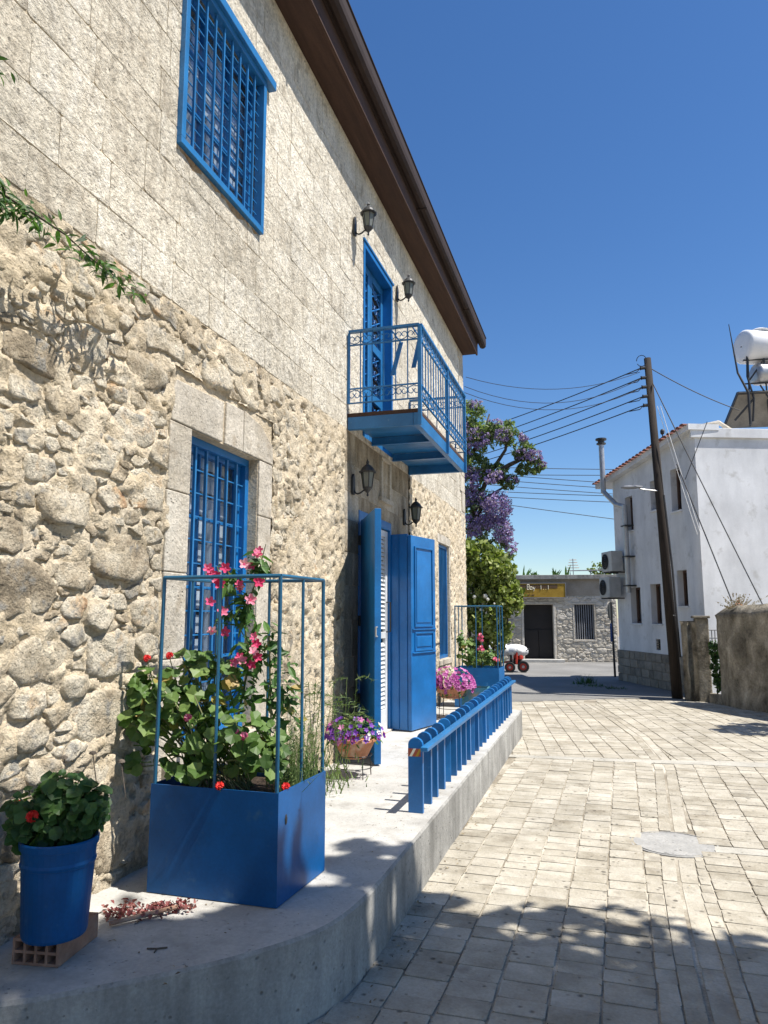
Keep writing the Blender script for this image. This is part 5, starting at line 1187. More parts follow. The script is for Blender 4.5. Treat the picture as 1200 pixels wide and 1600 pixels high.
def letters(word, x, z, h, mat, y):
    """simple block lettering from strokes"""
    G = {'B': [(0, 0, 0, 2), (0, 2, 1, 2), (1, 2, 1, 1), (0, 1, 1, 1), (1, 1, 1, 0), (0, 0, 1, 0)], 'a': [(0, 0, 0, 1), (0, 1, 1, 1), (1, 1, 1, 0), (0, 0, 1, 0)], 'y': [(0, 1, .5, 0), (1, 1, .2, -.7)],
         'l': [(.5, 0, .5, 2)], '.': [(.4, 0, .6, 0)], '-': [(0, .7, 1, .7)], 'n': [(0, 0, 0, 1), (0, 1, 1, 1), (1, 1, 1, 0)], 'i': [(.5, 0, .5, 1)], 't': [(.5, 0, .5, 1.8), (0, 1, 1, 1)], 'o': [(0, 0, 0, 1), (0, 1, 1, 1), (1, 1, 1, 0), (0, 0, 1, 0)], 'F': [(0, 0, 0, 2), (0, 2, 1, 2), (0, 1, .8, 1)]}
    m = MB(); s = h / 2
    for ch_ in word:
        for (a, b, c, d) in G.get(ch_, []): m.tube([(x + a * s * .8, y, z + b * s), (x + c * s * .8, y, z + d * s + 1e-4)], h * .07, 4)
        x += s * (1.2 if ch_ != ' ' else .8)
    obj('lettering', m, mat, sg)
letters('Bay', -2.47, 2.52, .17, M_signwhite, SY - .207); letters('l..l', -2.02, 2.52, .14, M_signwhite, SY - .207)
letters('oiotonloa', -3.4, 2.44, .10, M_terra, SY - .205); letters('notoilonatilo tonailnotiao', -3.45, 2.30, .08, M_signtext, SY - .205)
shop.rotation_euler.z = R(9)
# things on the shop roof
def spiky(parent_label, x, y, z, n, h, seed, name='roof_plant'):
    q = random.Random(seed); m = MB()
    for i in range(n):
        d = Vector((q.gauss(0, .6), q.gauss(0, .6), 1)).normalized() * h * q.uniform(.6, 1); w_ = Vector((1, 0, 0)) * .03
        p = Vector((x + q.gauss(0, .06), y, z)); m.add([p - w_, p + w_, p + d * .6 + w_ * .8, p + d, p + d * .6 - w_ * .8], [(0, 1, 2, 3, 4)])
    tag(obj(name, m, L_gerdk), parent_label, 'plant', 'plants on the shop roof')
spiky('single upright spiky plant on the shop roof above the left end of the sign', -2.55, SY + .5, 3.0, 6, .50, 1)
spiky('low spiky plant on the shop roof above the middle of the sign', -2.30, SY + .5, 3.0, 12, .30, 2)
spiky('dark tufted plant on the shop roof right of the sign middle', -1.45, SY + .5, 3.0, 14, .38, 3)
spiky('thin tall plant on the shop roof beside the aerial', -1.12, SY + .5, 3.0, 5, .52, 4)
ae = empty('tv_aerial', (-.9, SY + 2, 3.0), 'small reddish aerial on the shop roof', 'aerial')
obj('mast', MB().tube([(-.9, SY + 2, 3.0), (-.9, SY + 2, 3.75)], .015, 5), M_cablelt, ae)
for k in range(5): obj('element', MB().tube([(-1.15 + .03 * k, SY + 2, 3.3 + .1 * k), (-.65 - .03 * k, SY + 2, 3.3 + .1 * k)], .010, 4), M_terra, ae)
rr_ = empty('roof_rail', (-.2, SY + .2, 3.03), 'grey metal rail along the right part of the shop roof', 'railing')
obj('rail', MB().tube([(-.95, SY + .2, 3.03), (-.95, SY + .2, 3.19), (.65, SY + .2, 3.19)], .022, 6), M_cablelt, rr_); obj('rail_post', MB().tube([(-.25, SY + .2, 3.03), (-.25, SY + .2, 3.19)], .018, 6), M_cablelt, rr_)
rb = empty('roof_bush', (.3, 29.5, 0), 'small green tree top showing behind the right end of the shop roof', 'tree')
obj('crown', leaf_cloud([(.25, 29.5, 3.35, .6, .4, .28, 1), (.75, 29.5, 3.55, .5, .4, .4, 1), (.6, 29.5, 2.9, .9, .5, .5, 1)], 1800, .07, 12, 1.6), L_bush, rb); obj('trunk', MB().tube([(.5, 33.2, 0), (.5, 33.2, .1)], .08, 6) if False else MB().tube([(.5, 29.9, 0), (.5, 29.7, 3.0)], .07, 6), M_bark, rb)

# little two-wheel tractor under white sheets
tr = empty('hand_tractor', (-2.3, 21.6, 0), 'small red two-wheeled tractor partly covered with white sheeting by the shop', 'small tractor')
def wheel(x, y, r, w, nm='wheel'):
    m = MB(); prof = [(r * .62, -w), (r * .95, -w), (r, -w * .6), (r, w * .6), (r * .95, w), (r * .62, w)]
    n = 20; k = 0; vs = []
    for (rr, yy_) in prof:
        for j in range(n): an = 2 * math.pi * j / n; vs.append((x + rr * math.cos(an), y + yy_, r + rr * math.sin(an)))
    fs = [(i * n + j, i * n + (j + 1) % n, (i + 1) * n + (j + 1) % n, (i + 1) * n + j) for i in range(5) for j in range(n)]
    t = obj(nm, m.add(vs, fs), M_tyre, tr); hub = MB(); 
    hub.tube([(x, y - w * .7, r), (x, y + w * .7, r)], r * .63, 16); obj('rim', hub, M_red, t); obj('hub', MB().tube([(x, y - w * .9, r), (x, y + w * .9, r)], r * .25, 10), M_galv, t)
wheel(-2.135, 21.55, .165, .05); wheel(-2.50, 21.45, .15, .05); wheel(-2.9, 21.7, .14, .05)
obj('engine', MB().box(-2.52, -2.2, 21.6, 21.95, .22, .52).lathe((-2.38, 21.7, .40), [(.09, 0), (.10, .14), (.05, .2)], 10), M_black, tr, bevel=.015)
obj('chassis', MB().tube([(-2.95, 21.7, .25), (-2.4, 21.65, .3), (-2.15, 21.6, .17)], .03, 6).tube([(-2.45, 21.6, .35), (-2.30, 21.5, .55), (-2.33, 21.5, .25)], .035, 6), M_red, tr)
obj('handlebar', MB().tube([(-2.30, 21.7, .42), (-2.05, 21.65, .62), (-1.98, 21.6, .66)], .014, 6).tube([(-2.30, 21.9, .42), (-2.05, 21.9, .62), (-1.98, 21.9, .66)], .014, 6), M_black, tr)
obj('fuel_tank', MB().lathe((-2.22, 21.62, .36), [(.05, 0), (.085, .02), (.085, .10), (.03, .13)], 12), M_red, tr)
obj('exhaust', MB().tube([(-2.42, 21.52, .3), (-2.42, 21.46, .44), (-2.42, 21.44, .55)], .018, 7), M_galv, tr)
def lump(cx, cy, cz, rx, ry, rz, seed):
    m = MB(); n, k = 20, 10; q_ = random.Random(seed); ph = [q_.uniform(0, 6) for _ in range(6)]
    for i in range(k + 1):
        th = math.pi * i / k
        for j in range(n):
            an = 2 * math.pi * j / n; w_ = 1 + .13 * math.sin(3 * an + ph[0]) * math.sin(th) + .08 * math.sin(5 * an + 3 * th + ph[1]) + .05 * math.sin(9 * an + ph[2])
            m.v.append((cx + rx * w_ * math.sin(th) * math.cos(an), cy + ry * w_ * math.sin(th) * math.sin(an), cz + rz * w_ * math.cos(th)))
    m.f = [(i * n + j, i * n + (j + 1) % n, (i + 1) * n + (j + 1) % n, (i + 1) * n + j) for i in range(k) for j in range(n)]
    return m
obj('sheet', lump(-2.36, 21.78, .60, .36, .28, .17, 2), M_tarp, tr, smooth=True); obj('sheet', lump(-2.9, 21.8, .62, .42, .3, .20, 5), M_tarp, tr, smooth=True)

# ================================================================ WHITE HOUSE
Fh = Vector((0.45, 19.7, 0)); az = R(22); U = Vector((math.sin(az), -math.cos(az), 0)); WN = Vector((math.cos(az), math.sin(az), 0))   # along facade to the near corner; inward
LN = 4.13; V2 = Vector((math.cos(R(20)), math.sin(R(20)), 0))   # along the face that looks up the street
wh = empty('white_house', tuple(Fh), 'two storey white rendered house with flue pipe and stone base on the corner', 'house')
def H(s, w, z): return Fh + U * s + WN * w + Vector((0, 0, z))
wins = [(.78, 1.32, 1.42, 2.27), (1.84, 2.34, 1.42, 2.31), (3.10, 3.52, 1.80, 2.55), (.70, 1.12, 3.66, 4.50), (2.08, 2.46, 3.98, 4.66), (3.05, 3.47, 3.82, 4.73), (1.99, 2.20, .84, 1.08)]
ss = sorted({0, LN, *[a for a, *_ in wins], *[w_[1] for w_ in wins]}); zz = sorted({-.1, 5.02, *[w_[2] for w_ in wins], *[w_[3] for w_ in wins]})
mb = MB()
for a, b in zip(ss, ss[1:]):
    run = None
    for c, d in zip(zz, zz[1:]):
        if not any(w_[0] < (a + b) / 2 < w_[1] and w_[2] < (c + d) / 2 < w_[3] for w_ in wins): run = [c, d] if run is None else [run[0], d]
        elif run: mb.obox(H(a, 0, run[0]), U, WN, (0, 0, 1), b - a, .3, run[1] - run[0]); run = None
    if run: mb.obox(H(a, 0, run[0]), U, WN, (0, 0, 1), b - a, .3, run[1] - run[0])
N0 = H(LN, 0, 0)
mb.prism([(0, 0), (0, 0)], (0, 0, 0), (1, 0, 0), (0, 1, 0), (0, 0, 1), 0) if False else None
q4 = [N0, N0 + V2 * 7, N0 + V2 * 7 + Vector((.1, 6, 0)), Fh + WN * 6, Fh + WN * .3, N0 + WN * .3 - U * 0]
body = [H(LN, .0, 0), H(LN, 0, 0) + V2 * 7, H(LN, 0, 0) + V2 * 7 + Vector((0, 5, 0)), H(0, 6, 0), H(0, .3, 0), H(LN - .001, .3, 0)]
mb.prism([(p.x, p.y) for p in body], (0, 0, -.1), (1, 0, 0), (0, 1, 0), (0, 0, 1), 5.12)
# sloping wedge up to the verge
def topz(s): return 5.05 + 0.32 * (s / LN)
mb.add([H(0, .01, 5.02), H(LN, .01, 5.02), H(LN, .3, 5.02), H(0, .3, 5.02), H(0, .01, topz(0)), H(LN, .01, topz(LN)), H(LN, .3, topz(LN)), H(0, .3, topz(0))], [(3, 2, 1, 0), (4, 5, 6, 7), (0, 1, 5, 4), (1, 2, 6, 5), (2, 3, 7, 6), (3, 0, 4, 7)])
obj('wall', mb, M_white, wh)
# band under verge, roof slab and red tile edge, front parapet
mb = MB(); s0, s1_ = -.75, LN + .08
for (w0, w1, za, zb_) in ((-.16, .5, -.02, .10),):
    mb.add([H(s0, w0, topz(s0) + za), H(s1_, w0, topz(s1_) + za), H(s1_, w1, topz(s1_) + za), H(s0, w1, topz(s0) + za), H(s0, w0, topz(s0) + zb_), H(s1_, w0, topz(s1_) + zb_), H(s1_, w1, topz(s1_) + zb_), H(s0, w1, topz(s0) + zb_)], [(3, 2, 1, 0), (4, 5, 6, 7), (0, 1, 5, 4), (1, 2, 6, 5), (2, 3, 7, 6), (3, 0, 4, 7)])
obj('verge_beam', mb, M_white, wh)
nt_ = 26
for i in range(nt_):
    s = s0 - .03 + (s1_ - s0) * i / nt_; m = MB(); o_ = H(s, -.24, topz(s) + .105)
    pts = [(0.085 * math.cos(math.pi * j / 6) + .085, 0.06 * math.sin(math.pi * j / 6)) for j in range(7)]
    m.prism([(p[0], p[1] * .6) for p in pts], o_, U, (0, 0, 1), WN, .42); obj('roof_tile', m, M_tile, wh)
mb = MB(); P0 = N0 - V2 * .08 - Vector((0, .055, 0)); mb.obox(P0 + Vector((0, 0, 5.20)), V2, Vector((0, 1, 0)), (0, 0, 1), 7.2, 4.2, .20); obj('cornice', mb, M_white, wh, bevel=.01)
obj('parapet_infill', MB().prism([(p.x, p.y) for p in [H(LN, .02, 0), H(LN, .02, 0) + V2 * 7, H(LN, 0, 0) + V2 * 7 + Vector((0, 4.5, 0)), H(0.3, 5.5, 0), H(.3, .31, 0)]], (0, 0, 5.02), (1, 0, 0), (0, 1, 0), (0, 0, 1), .179), M_white, wh)
# windows
for k, (a, b, c, d) in enumerate(wins[:6]):
    m = MB().obox(H(a, .26, c), U, WN, (0, 0, 1), b - a, .02, d - c); wo = obj('window', m, M_dark, wh)
    t = .05; m = MB()
    for (p, q_, r0, r1) in ((a, b, c, c + t), (a, b, d - t, d), (a, a + t, c + t, d - t), (b - t, b, c + t, d - t), ((a + b) / 2 - .02, (a + b) / 2 + .02, c + t, d - t)): m.obox(H(p, .14, r0), U, WN, (0, 0, 1), q_ - p, .06, r1 - r0)
    obj('frame', m, M_shutter, wo)
    obj('pane', MB().obox(H(a + t, .17, c + t), U, WN, (0, 0, 1), b - a - 2 * t, .006, d - c - 2 * t), M_glass, wo)
    obj('sill', MB().obox(H(a - .03, -.035, c - .04), U, WN, (0, 0, 1), b - a + .06, .17, .037), M_white, wo)
a, b, c, d = wins[6]; vo = obj('vent', MB().obox(H(a, .06, c), U, WN, (0, 0, 1), b - a, .02, d - c), M_dark, wh)
for k in range(4): obj('vent_slat', MB().obox(H(a, .01, c + .03 + k * .055), U, WN, (0, 0, 1), b - a, .045, .012), M_black, vo)
# plinth
z = 0; r_ = random.Random(3)
obj('plinth', MB().obox(H(-.03, -.02, -.1), U, WN, (0, 0, 1), LN + .06, .03, .86), M_plaster, wh)
for rown in range(4):
    s = -.04
    while s < LN:
        l = r_.uniform(.2, .42); l = min(l, LN + .03 - s)
        if l > .05: m = MB().obox(H(s + .008, -.045 - r_.uniform(0, .012), z + .006), U, WN, (0, 0, 1), l - .016, .03, .178); obj('plinth_stone', m, M_plinth, wh, bevel=.008)
        s += l
    z += .19
# air conditioners (things)
def ac(s, w, z, label):
    t = empty('air_conditioner', tuple(H(s, w, z)), label, 'air conditioner', 'air conditioners on the white house')
    obj('casing', MB().obox(H(s, w, z), U, WN, (0, 0, 1), .62, .30, .50), M_ac, t, bevel=.012)
    c_ = H(s - .006, w + .15, z + .25); fan = MB().tube([c_, c_ - U * .012], .11, 20); obj('side_vent', fan, M_black, t)
    c_ = H(s + .24, w - .004, z + .25); ring = MB()
    for rr in (.19, .14, .09, .04): ring.tube([c_ - WN * .01 + U * rr * math.cos(k * math.pi / 10) + Vector((0, 0, rr * math.sin(k * math.pi / 10))) for k in range(21)], .008, 4, caps=False)
    obj('fan_grille', ring, M_black, t); obj('fan', MB().tube([c_ - WN * .002, c_ + WN * .001], .19, 20), M_dark, t)
    obj('bracket', MB().obox(H(s + .1, w - .0, z - .035), U, WN, (0, 0, 1), .03, -w, .03).obox(H(s + .5, w, z - .035), U, WN, (0, 0, 1), .03, -w, .03), M_black, t)
ac(.0, -.38, 2.69, 'upper of two grey air conditioner units on the far end of the white house')
ac(-.10, -.42, 2.05, 'lower of two grey air conditioner units on the far end of the white house')
# flue
flu = empty('flue_pipe', tuple(H(.08, -.12, 4.6)), 'silver metal flue pipe with cap rising above the white house eave', 'flue pipe')
obj('pipe', MB().tube([H(.10, -.30, 6.05), H(.12, -.30, 4.72)], .068, 14).tube([H(.12, -.30, 4.75), H(.62, -.20, 4.35), H(.96, -.14, 4.24)], .062, 12).tube([H(.98, -.14, 4.28), H(1.0, -.14, 2.15)], .062, 14), M_galv, flu, smooth=False)
obj('cowl', MB().lathe(H(.10, -.30, 5.98), [(.07, 0), (.12, .02), (.12, .05), (.085, .06), (.085, .12), (.14, .13), (.14, .17), (.02, .19)], 14), M_lamp, flu)
for z in (3.0, 3.75, 2.3): obj('clamp', MB().obox(H(.88, -.22, z), U, WN, (0, 0, 1), .26, .22, .03), M_black, flu)
# chimney-ish ridge cap at the near corner
obj('corner_ridge', MB().tube([H(LN - .5, .1, 5.50), N0 + V2 * .6 + Vector((0, .35, 5.62)), N0 + V2 * .9 + Vector((0, .5, 5.48))], .05, 8), M_dressed, wh)
# solar heater on the roof
sol = empty('solar_heater', (3.5, 17.2, 5.4), 'solar water heater with white tank and panel on the white house roof', 'solar heater')
pu = Vector((1, .12, 0)).normalized(); pv = Vector((.25, -.35, .62)).normalized()
obj('collector_panel', MB().obox((2.78, 17.25, 5.70), pu, pv, pu.cross(pv).normalized(), 2.2, .80, .07), M_panelback, sol)
obj('panel_frame', MB().obox(Vector((2.77, 17.25, 5.70)) + pv * .78, pu, pv, pu.cross(pv).normalized(), 2.22, .05, .09).obox((2.75, 17.25, 5.70), pu, pv, pu.cross(pv).normalized(), .03, .82, .09).obox(Vector((2.77, 17.24, 5.70)) + pv * .68 - pu.cross(pv) * .012, pu, pv, pu.cross(pv).normalized(), 2.2, .02, .02), M_lamp, sol)
def tank(c, ax, r, ln, mat=M_tank):
    c = Vector(c); ax = Vector(ax).normalized(); m = MB(); pts = []; rs_ = []
    for (t, k) in ((0, .05), (0.0, .6), (.02, .9), (.06, 1), (ln - .06, 1), (ln - .02, .9), (ln, .6), (ln, .05)): pts.append(c + ax * (t + 1e-4 * len(pts))); rs_.append(r * k)
    e = ax.cross(Vector((0, 0, 1))).normalized(); f_ = ax.cross(e)
    n = 28
    for p, rr in zip(pts, rs_):
        for j in range(n): an = 2 * math.pi * j / n; m.v.append(tuple(p + (e * math.cos(an) + f_ * math.sin(an)) * rr))
    m.f = [(i * n + j, i * n + (j + 1) % n, (i + 1) * n + (j + 1) % n, (i + 1) * n + j) for i in range(len(pts) - 1) for j in range(n)]
    return m
obj('water_tank', tank((3.20, 17.0, 7.42), (1, .45, 0), .37, 1.4), M_tank, sol, smooth=True)
obj('hot_water_tank', tank((3.42, 17.0, 6.78), (1, .45, 0), .24, 1.2), M_galv, sol, smooth=True)
obj('tank_lid', MB().lathe((3.62, 17.2, 7.77), [(.20, 0), (.23, .03), (.12, .08), (.05, .1)], 16), M_tank, sol)
leg = lambda a, b, r=.018: MB().tube([a, b], r, 5)
for (a, b) in (((3.25, 16.9, 5.6), (3.30, 16.9, 7.15)), ((3.65, 17.0, 5.6), (3.62, 16.95, 7.1)), ((4.1, 17.1, 5.6), (4.0, 17.1, 7.1)), ((3.2, 16.9, 6.55), (4.3, 17.0, 6.55)), ((3.2, 16.9, 7.08), (4.3, 17.05, 7.08)), ((3.28, 16.9, 6.6), (3.62, 16.95, 7.08)), ((3.62, 16.9, 5.7), (4.0, 16.9, 6.5)), ((3.9, 16.9, 5.7), (3.5, 16.9, 6.5))): obj('stand_leg', leg(a, b), M_lamp, sol)
obj('pipe', MB().tube([(3.28, 16.88, 7.15), (3.25, 16.85, 6.7), (3.35, 16.85, 6.2), (3.3, 16.85, 5.7)], .022, 6).tube([(3.35, 16.85, 6.2), (2.95, 16.85, 5.75)], .026, 6), M_black, sol)
aer = empty('aerial_mast', (3.15, 16.8, 5.4), 'thin dark leaning aerial mast beside the rooftop water tank', 'aerial')
obj('mast', MB().tube([(3.22, 16.7, 5.6), (3.22, 16.7, 6.3), (3.04, 16.7, 6.75), (2.93, 16.7, 7.85)], [.03, .028, .022, .008], 6), M_black, aer)
# chimney pots / finial by the tile edge
fi = empty('roof_insulator', tuple(H(3.0, -.1, 5.4)), 'small dark insulator post on the tiled edge of the white house', 'insulator')
obj('post', MB().tube([H(3.0, -.1, 5.38), H(3.0, -.1, 5.62)], .012, 5), M_black, fi); obj('insulator', MB().lathe(H(3.0, -.1, 5.55), [(.03, 0), (.045, .03), (.045, .08), (.03, .11), (.01, .12)], 10).lathe(H(3.0, -.1, 5.40), [(.03, 0), (.05, .03), (.05, .07), (.01, .1)], 10), M_black, fi)

# ================================================================ POLE, CABLES
PB = Vector((1.40, 15.72, 0)); PT = Vector((1.165, 15.72, 6.92))
pole = empty('utility_pole', tuple(PB), 'tall leaning dark wooden utility pole in front of the white house', 'utility pole')
obj('shaft', MB().tube([PB - Vector((0, 0, .2)), PB.lerp(PT, .5), PT], [.105, .088, .07], 14), M_wood, pole, smooth=True)
arm = MB().tube([(1.24, 15.66, 4.10), (1.0, 15.62, 4.13), (.86, 15.6, 4.16)], .014, 6); obj('lamp_arm', arm, M_galv, pole)
hd = lump(.70, 15.58, 4.19, .20, .07, .035, 3); obj('lamp_head', hd, M_cablelt, pole, smooth=True)
insz = [6.70, 6.49, 6.29, 6.09, 5.90]
for z in insz:
    xx = 1.165 + (6.92 - z) * .034; i_ = obj('insulator', MB().tube([(xx - .06, 15.66, z), (xx - .15, 15.66, z)], .035, 8), M_lamp, pole); obj('bracket', MB().tube([(xx - .16, 15.66, z + .04), (xx - .16, 15.66, z - .04)], .012, 5), M_black, i_)
obj('cable_loop', MB().tube([(1.14 + .0 - .10 - .10 * math.cos(t_ * math.pi / 6), 15.6, 6.84 + .12 * math.sin(t_ * math.pi / 6)) for t_ in range(12)], .008, 5), M_cable, pole)
obj('riser_cable', MB().tube([(1.33, 15.58, 4.0), (1.42, 15.58, 2.5), (1.47, 15.58, .8)], .022, 6), M_cable, pole)
for z in (1.6, 2.6, 3.4): xx = PB.x + (PT.x - PB.x) * z / 6.92; obj('pole_band', MB().lathe((xx, 15.72, z), [(.102 - z * .005, 0), (.103 - z * .005, .015)], 12), M_galv, pole)
for z, e in zip(insz, (7.22, 6.90, 6.68, 6.42, 6.20)):
    xx = 1.165 + (6.92 - z) * .034 - .16; loop = MB(); loop.tube([(xx, 15.66, z), (xx - .08, 15.62, z - .09), (xx - .28, 15.75, z - .08)], .009, 4); obj('jumper_wire', loop, M_cable, pole)
def cable(a, b, sag, r, label, group, n=14, mat=M_cable):
    a = Vector(a); b = Vector(b); pts = [a.lerp(b, t / n) - Vector((0, 0, sag * 4 * (t / n) * (1 - t / n))) for t in range(n + 1)]
    tag(obj('overhead_cable', MB().tube(pts, r, 5), mat), label, 'cable', group)
for z, e, wd in zip(insz, (7.40, 7.06, 6.82, 6.55, 6.34), ('topmost', 'second from the top', 'middle', 'fourth from the top', 'lowest')):
    cable((1.165 + (6.92 - z) * .034 - .16, 15.66, z), (-5.2, 24, e), .10, .012, wd + ' of the five black power cables running left from the pole top', 'power cables from the pole to the left')
cable((1.0, 15.66, 6.62), (-2.25, 13.3, 6.06), .30, .006, 'thin sagging wire from the pole to the stone house corner, topmost of three', None)
cable((1.02, 15.66, 6.48), (-2.28, 13.3, 5.88), .42, .006, 'thin sagging wire from the pole to the stone house corner, middle of three', None)
cable((1.02, 15.66, 6.28), (-2.28, 13.3, 5.76), .40, .006, 'thin sagging wire from the pole to the stone house corner, lowest of three', None)
for k_, (a, b) in enumerate((((-8, 30, 8.05), (8, 30, 6.95)), ((-8, 30, 7.69), (8, 30, 6.82)), ((-8, 30, 7.97), (8, 30, 6.0)), ((-8, 30, 7.74), (8, 30, 5.8)), ((-8, 30, 7.5), (8, 30, 5.6)), ((-8, 30, 7.08), (8, 30, 5.8)), ((-8, 30, 6.9), (8, 30, 5.5)), ((-8, 30, 6.98), (8, 30, 4.2)))):
    cable(a, b, .12, .014, ('topmost', 'second', 'third', 'fourth', 'fifth', 'sixth', 'seventh', 'lowest and steepest')[k_] + (' from the top' if 0 < k_ < 7 else '') + ' of the eight thin distant cables left of the white house', 'distant cables over the road')
cable((1.19, 15.72, 6.72), (3.0, 16.6, 5.9), .06, .010, 'thin cable from the pole top to the rooftop solar panel', None)
cable((1.24, 15.65, 6.35), (2.83, 14.60, 1.72), .02, .011, 'dark guy cable from the pole top slanting down over the white wall, rightmost', None)
cable((1.60, 15.5, 4.6), (2.31, 14.65, 1.86), .0, .012, 'dark guy cable slanting down the white wall to the dry weed', None)
cable((1.30, 15.6, 5.85), (1.93, 15.72, 3.2), .03, .006, 'pale thin cable slanting across the facade corner of the white house, left one', None, mat=M_whitep)
cable((1.36, 15.6, 5.85), (1.99, 15.70, 3.2), .03, .006, 'pale thin cable slanting across the facade corner of the white house, right one', None, mat=M_whitep)
cable((2.25, 15.8, 5.5), (1.75, 15.62, 4.3), .0, .008, 'short dark cable crossing the guy wires at the white house corner', None)

# road sign seen edge on
rs = empty('road_sign', (.33, 20.7, 0), 'thin dark road sign pole with round sign seen from the side', 'road sign')
obj('post', MB().tube([(.33, 20.7, -.05), (.30, 20.7, 1.95)], .03, 8), M_black, rs)
obj('round_sign', MB().tube([(.29, 20.66, 1.72), (.272, 20.665, 1.72)], .24, 24), M_black, rs); obj('rectangular_sign', MB().box(.25, .30, 20.62, 20.66, .92, 1.40), M_signal, rs)

# ================================================================ RIGHT HAND OLD WALL, PILLAR
def roughwall(pts, h0, h1, th, name, parent, step=.06, amp=.03, cap=0.0, seed=0):
    """wall following plan points (street side), thickness th to the right"""
    P_ = [Vector(p) for p in pts]; segs = [(b - a).length for a, b in zip(P_, P_[1:])]; T = sum(segs); n = int(T / step); plan = []
    for i in range(n + 1):
        d = T * i / n; k = 0
        while k < len(segs) - 1 and d > segs[k]: d -= segs[k]; k += 1
        a = P_[k]; b = P_[k + 1]; u_ = (b - a).normalized(); plan.append((a + u_ * min(d, segs[k]), Vector((-u_.y, u_.x)), i / n))
    m = MB(); rows = 24
    for (p, nn, f_) in plan:
        top_ = h0 + (h1 - h0) * f_ + .05 * (float(fbm(f_ * 14 + seed, 3.3, 3)) - .5)
        for j in range(rows + 1):
            z = -.1 + (top_ + .1) * j / rows; d = (float(fbm(f_ * T * 3 + seed, z * 3, 4)) - .5) * amp * 2 - (.02 if j == rows else 0)
            m.v.append((p.x - nn.x * -1 * d, p.y + nn.y * d, z))
        for (o_, zz_) in ((.35 * th, top_ + cap), (.75 * th, top_ + cap * .8), (th, top_), (th, -.1)): m.v.append((p.x + nn.x * o_, p.y + nn.y * o_, zz_ + .02 * (float(fbm(f_ * 30 + o_ * 9, seed, 2)) - .5)))
    r = rows + 5
    for i in range(len(plan) - 1):
        for j in range(r - 1): a = i * r + j; m.f.append((a, a + 1, a + r + 1, a + r))
    m.f.append(tuple(range(r))); m.f.append(tuple((len(plan) - 1) * r + j for j in range(r))[::-1])
    return obj(name, m, M_oldwall, parent, smooth=True)
ow = empty('old_wall', (2.3, 14.2, 0), 'weathered stained concrete boundary wall on the right side of the street', 'wall')
pts_w = [(5.2, 10.4), (3.4, 12.55), (2.62, 13.80), (2.22, 14.36), (2.07, 14.86)]
roughwall(pts_w[::-1], 1.62, 1.78, .55, 'wall_body', ow, cap=.16, seed=5)
pc = empty('wall_pillar', (1.75, 15.4, 0), 'stained stone pillar between the leaning pole and the gap in the wall', 'pillar')
roughwall([(1.52, 15.55), (1.60, 15.28)], 1.50, 1.50, .30, 'pillar_body', pc, seed=2)
roughwall([(1.50, 15.42), (1.74, 15.25)][::1], 1.49, 1.49, .28, 'pillar_face', pc, seed=8, amp=.02)
obj('pier', MB().box(1.74, 1.97, 15.22, 15.55, -.1, 1.55), M_oldwall, pc, bevel=.02)
obj('pier_cap', MB().box(1.70, 2.0, 15.18, 15.58, 1.55, 1.60), M_oldwall, pc, bevel=.015)
kb = tag(obj('low_kerb', MB().prism([(1.90, 15.22), (2.06, 14.84), (2.20, 14.9), (2.02, 15.26)], (0, 0, -.05), (1, 0, 0), (0, 1, 0), (0, 0, 1), .22), M_oldwall, bevel=.02), 'low concrete kerb closing the foot of the gap beside the pillar', 'kerb')
gt = empty('metal_gate', (2.08, 15.2, 0), 'small grey metal gate in the gap between the pillar and the old wall', 'gate')
for k in range(4): obj('gate_bar', MB().tube([(1.97 + .055 * k, 15.30, .3), (1.97 + .055 * k, 15.30, 1.32)], .009, 5), M_cablelt, gt)
for z in (.35, 1.18, 1.33): obj('gate_rail', MB().tube([(1.95, 15.30, z), (2.16, 15.30, z)], .011, 5), M_cablelt, gt)
gb = empty('dark_shrub', (2.02, 15.0, 0), 'dark climbing shrub growing through the gap beside the pillar', 'shrub')
obj('foliage', leaf_cloud([(2.02, 15.02, .95, .09, .10, .22, 1), (2.05, 15.0, .6, .12, .1, .25, 1), (2.04, 15.0, .35, .08, .1, .15, .6)], 1500, .035, 33, 2), L_gerdk, gb)
obj('stems', MB().tube([(2.03, 15.05, 0), (2.02, 15.0, 1.1)], .012, 5), M_bark, gb)
dw = empty('dry_weed', (2.42, 14.62, 1.68), 'dry straw coloured weed growing on top of the old wall', 'weed')
m = MB(); q = random.Random(6)
for i in range(60):
    b = Vector((2.40 + q.gauss(0, .03), 14.60, 1.66)); t_ = b + Vector((q.gauss(0, .14), q.gauss(0, .08), q.uniform(.1, .36))); m.tube([b, b.lerp(t_, .5) + Vector((q.gauss(0, .02), 0, .02)), t_], [.003, .002, .0015], 3, caps=False)
    for k in range(5): p = b.lerp(t_, q.uniform(.5, 1)); w_ = Vector((.012, 0, 0)); m.add([p - w_, p + Vector((0, 0, .015)), p + w_, p - Vector((0, 0, .012))], [(0, 1, 2, 3)])
obj('stalks', m, L_straw, dw)
lf_ = MB()
for i in range(40): p = Vector((2.42 + q.gauss(0, .05), 14.6 + q.gauss(0, .03), 1.72 + abs(q.gauss(0, .07)))); M = dirmat(p, (q.gauss(0, 1), q.gauss(0, 1), q.gauss(0, 1)), s=1); lf_.add([M @ Vector(v_) for v_ in ((.02, 0, 0), (0, .014, .004), (-.02, 0, 0), (0, -.014, .004))], [(0, 1, 2, 3)])
obj('dry_leaves', lf_, M_terra, dw)
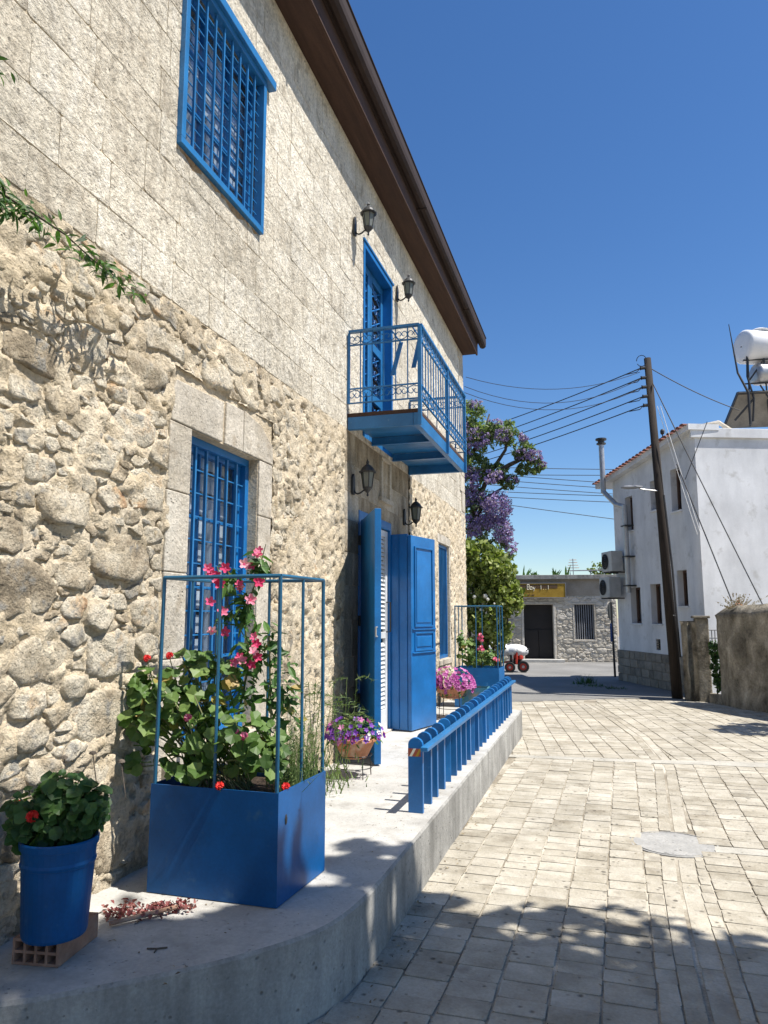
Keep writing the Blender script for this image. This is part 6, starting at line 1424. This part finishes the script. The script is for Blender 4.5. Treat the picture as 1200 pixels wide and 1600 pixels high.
# weeds on the road edge
def weed(x, y, h, r, seed, label):
    q = random.Random(seed); m = MB()
    for i in range(70):
        b = Vector((x + q.gauss(0, r * .3), y + q.gauss(0, r * .3), 0)); d = Vector((q.gauss(0, .8), q.gauss(0, .8), 1)).normalized() * h * q.uniform(.4, 1); w_ = Vector((q.gauss(0, 1), q.gauss(0, 1), 0)).normalized() * .012
        m.add([b - w_, b + w_, b + d], [(0, 1, 2)])
    tag(obj('weed', m, L_gerdk), label, 'weed', 'weeds at the edge of the road')
weed(-.36, 18.6, .32, .25, 1, 'taller dark weed clump growing in the shaded road'); weed(-.15, 17.8, .10, .5, 2, 'flat weed patch in the shaded road nearest the paving'); weed(.25, 17.4, .08, .4, 3, 'low weed patch in the shade by the white house'); weed(-.55, 18.3, .10, .4, 4, 'low weed patch just left of the taller clump')

# ================================================================ shade trees beyond the right edge of the picture
def shade_tree(loc, clumps, n, size, seed, label, trunk_r=.16):
    t = empty('shade_tree', loc, label, 'tree', None); tk = MB(); x, y, _ = loc; c0 = clumps[0]
    tk.tube([(x, y, -.1), (x + .05, y, 1.6), (x, y, c0[2] - c0[5] * .5)], [trunk_r, trunk_r * .8, trunk_r * .6], 10)
    for c in clumps: tk.tube([(x, y, c0[2] - c0[5] * .7), Vector((x, y, c0[2] - c0[5] * .7)).lerp(Vector(c[:3]), .5) + Vector((0, 0, .1)), c[:3]], [trunk_r * .5, trunk_r * .3, .02], 6)
    obj('trunk', tk, M_bark, t); obj('crown', leaf_cloud(clumps, n, size, seed, 1.8), L_shade, t); return t
shade_tree((4.4, 1.8, 0), [(3.2, 1.9, 5.6, 1.2, 1.6, 1.3, 3), (4.0, 3.0, 5.3, 1.2, 1.05, 1.2, 2.6), (2.9, 3.25, 5.2, .95, .85, .8, 1.9), (4.9, 2.0, 4.2, 1.3, 1.5, 1.2, 2.2), (5.0, 3.2, 3.6, 1.2, 1.1, 1.1, 1.8), (3.4, .4, 5.8, 1.4, 1.4, 1.2, 2.2), (2.0, 1.45, 6.9, .85, 1.05, 1.15, 2.0), (2.1, 3.7, 5.75, .55, .45, .40, .55), (1.9, 2.8, 5.35, .6, .5, .35, .5), (1.7, 2.35, 5.6, .6, .9, .5, 1.3), (1.9, 1.9, 6.2, .6, .8, .5, 1.2), (1.9, .4, 6.6, 1.0, 1.2, 1.2, 1.6), (4.6, .2, 4.6, 1.4, 1.5, 1.3, 2), (3.9, -1.2, 5.2, 1.4, 1.3, 1.2, 1.4), (3.0, 2.3, 4.6, 1.0, 1.2, .7, 1.6), (5.6, 3.4, 5.2, 1.0, 1.0, 1.0, 1)], 25000, .115, 44, 'broad leafy tree standing just right of the street near the viewer')
shade_tree((4.6, 11.6, 0), [(3.9, 11.5, 3.4, .55, .5, .30, 1), (4.5, 11.9, 3.7, .6, .5, .4, 1)], 1500, .09, 45, 'small loose tree behind the old wall', .07)
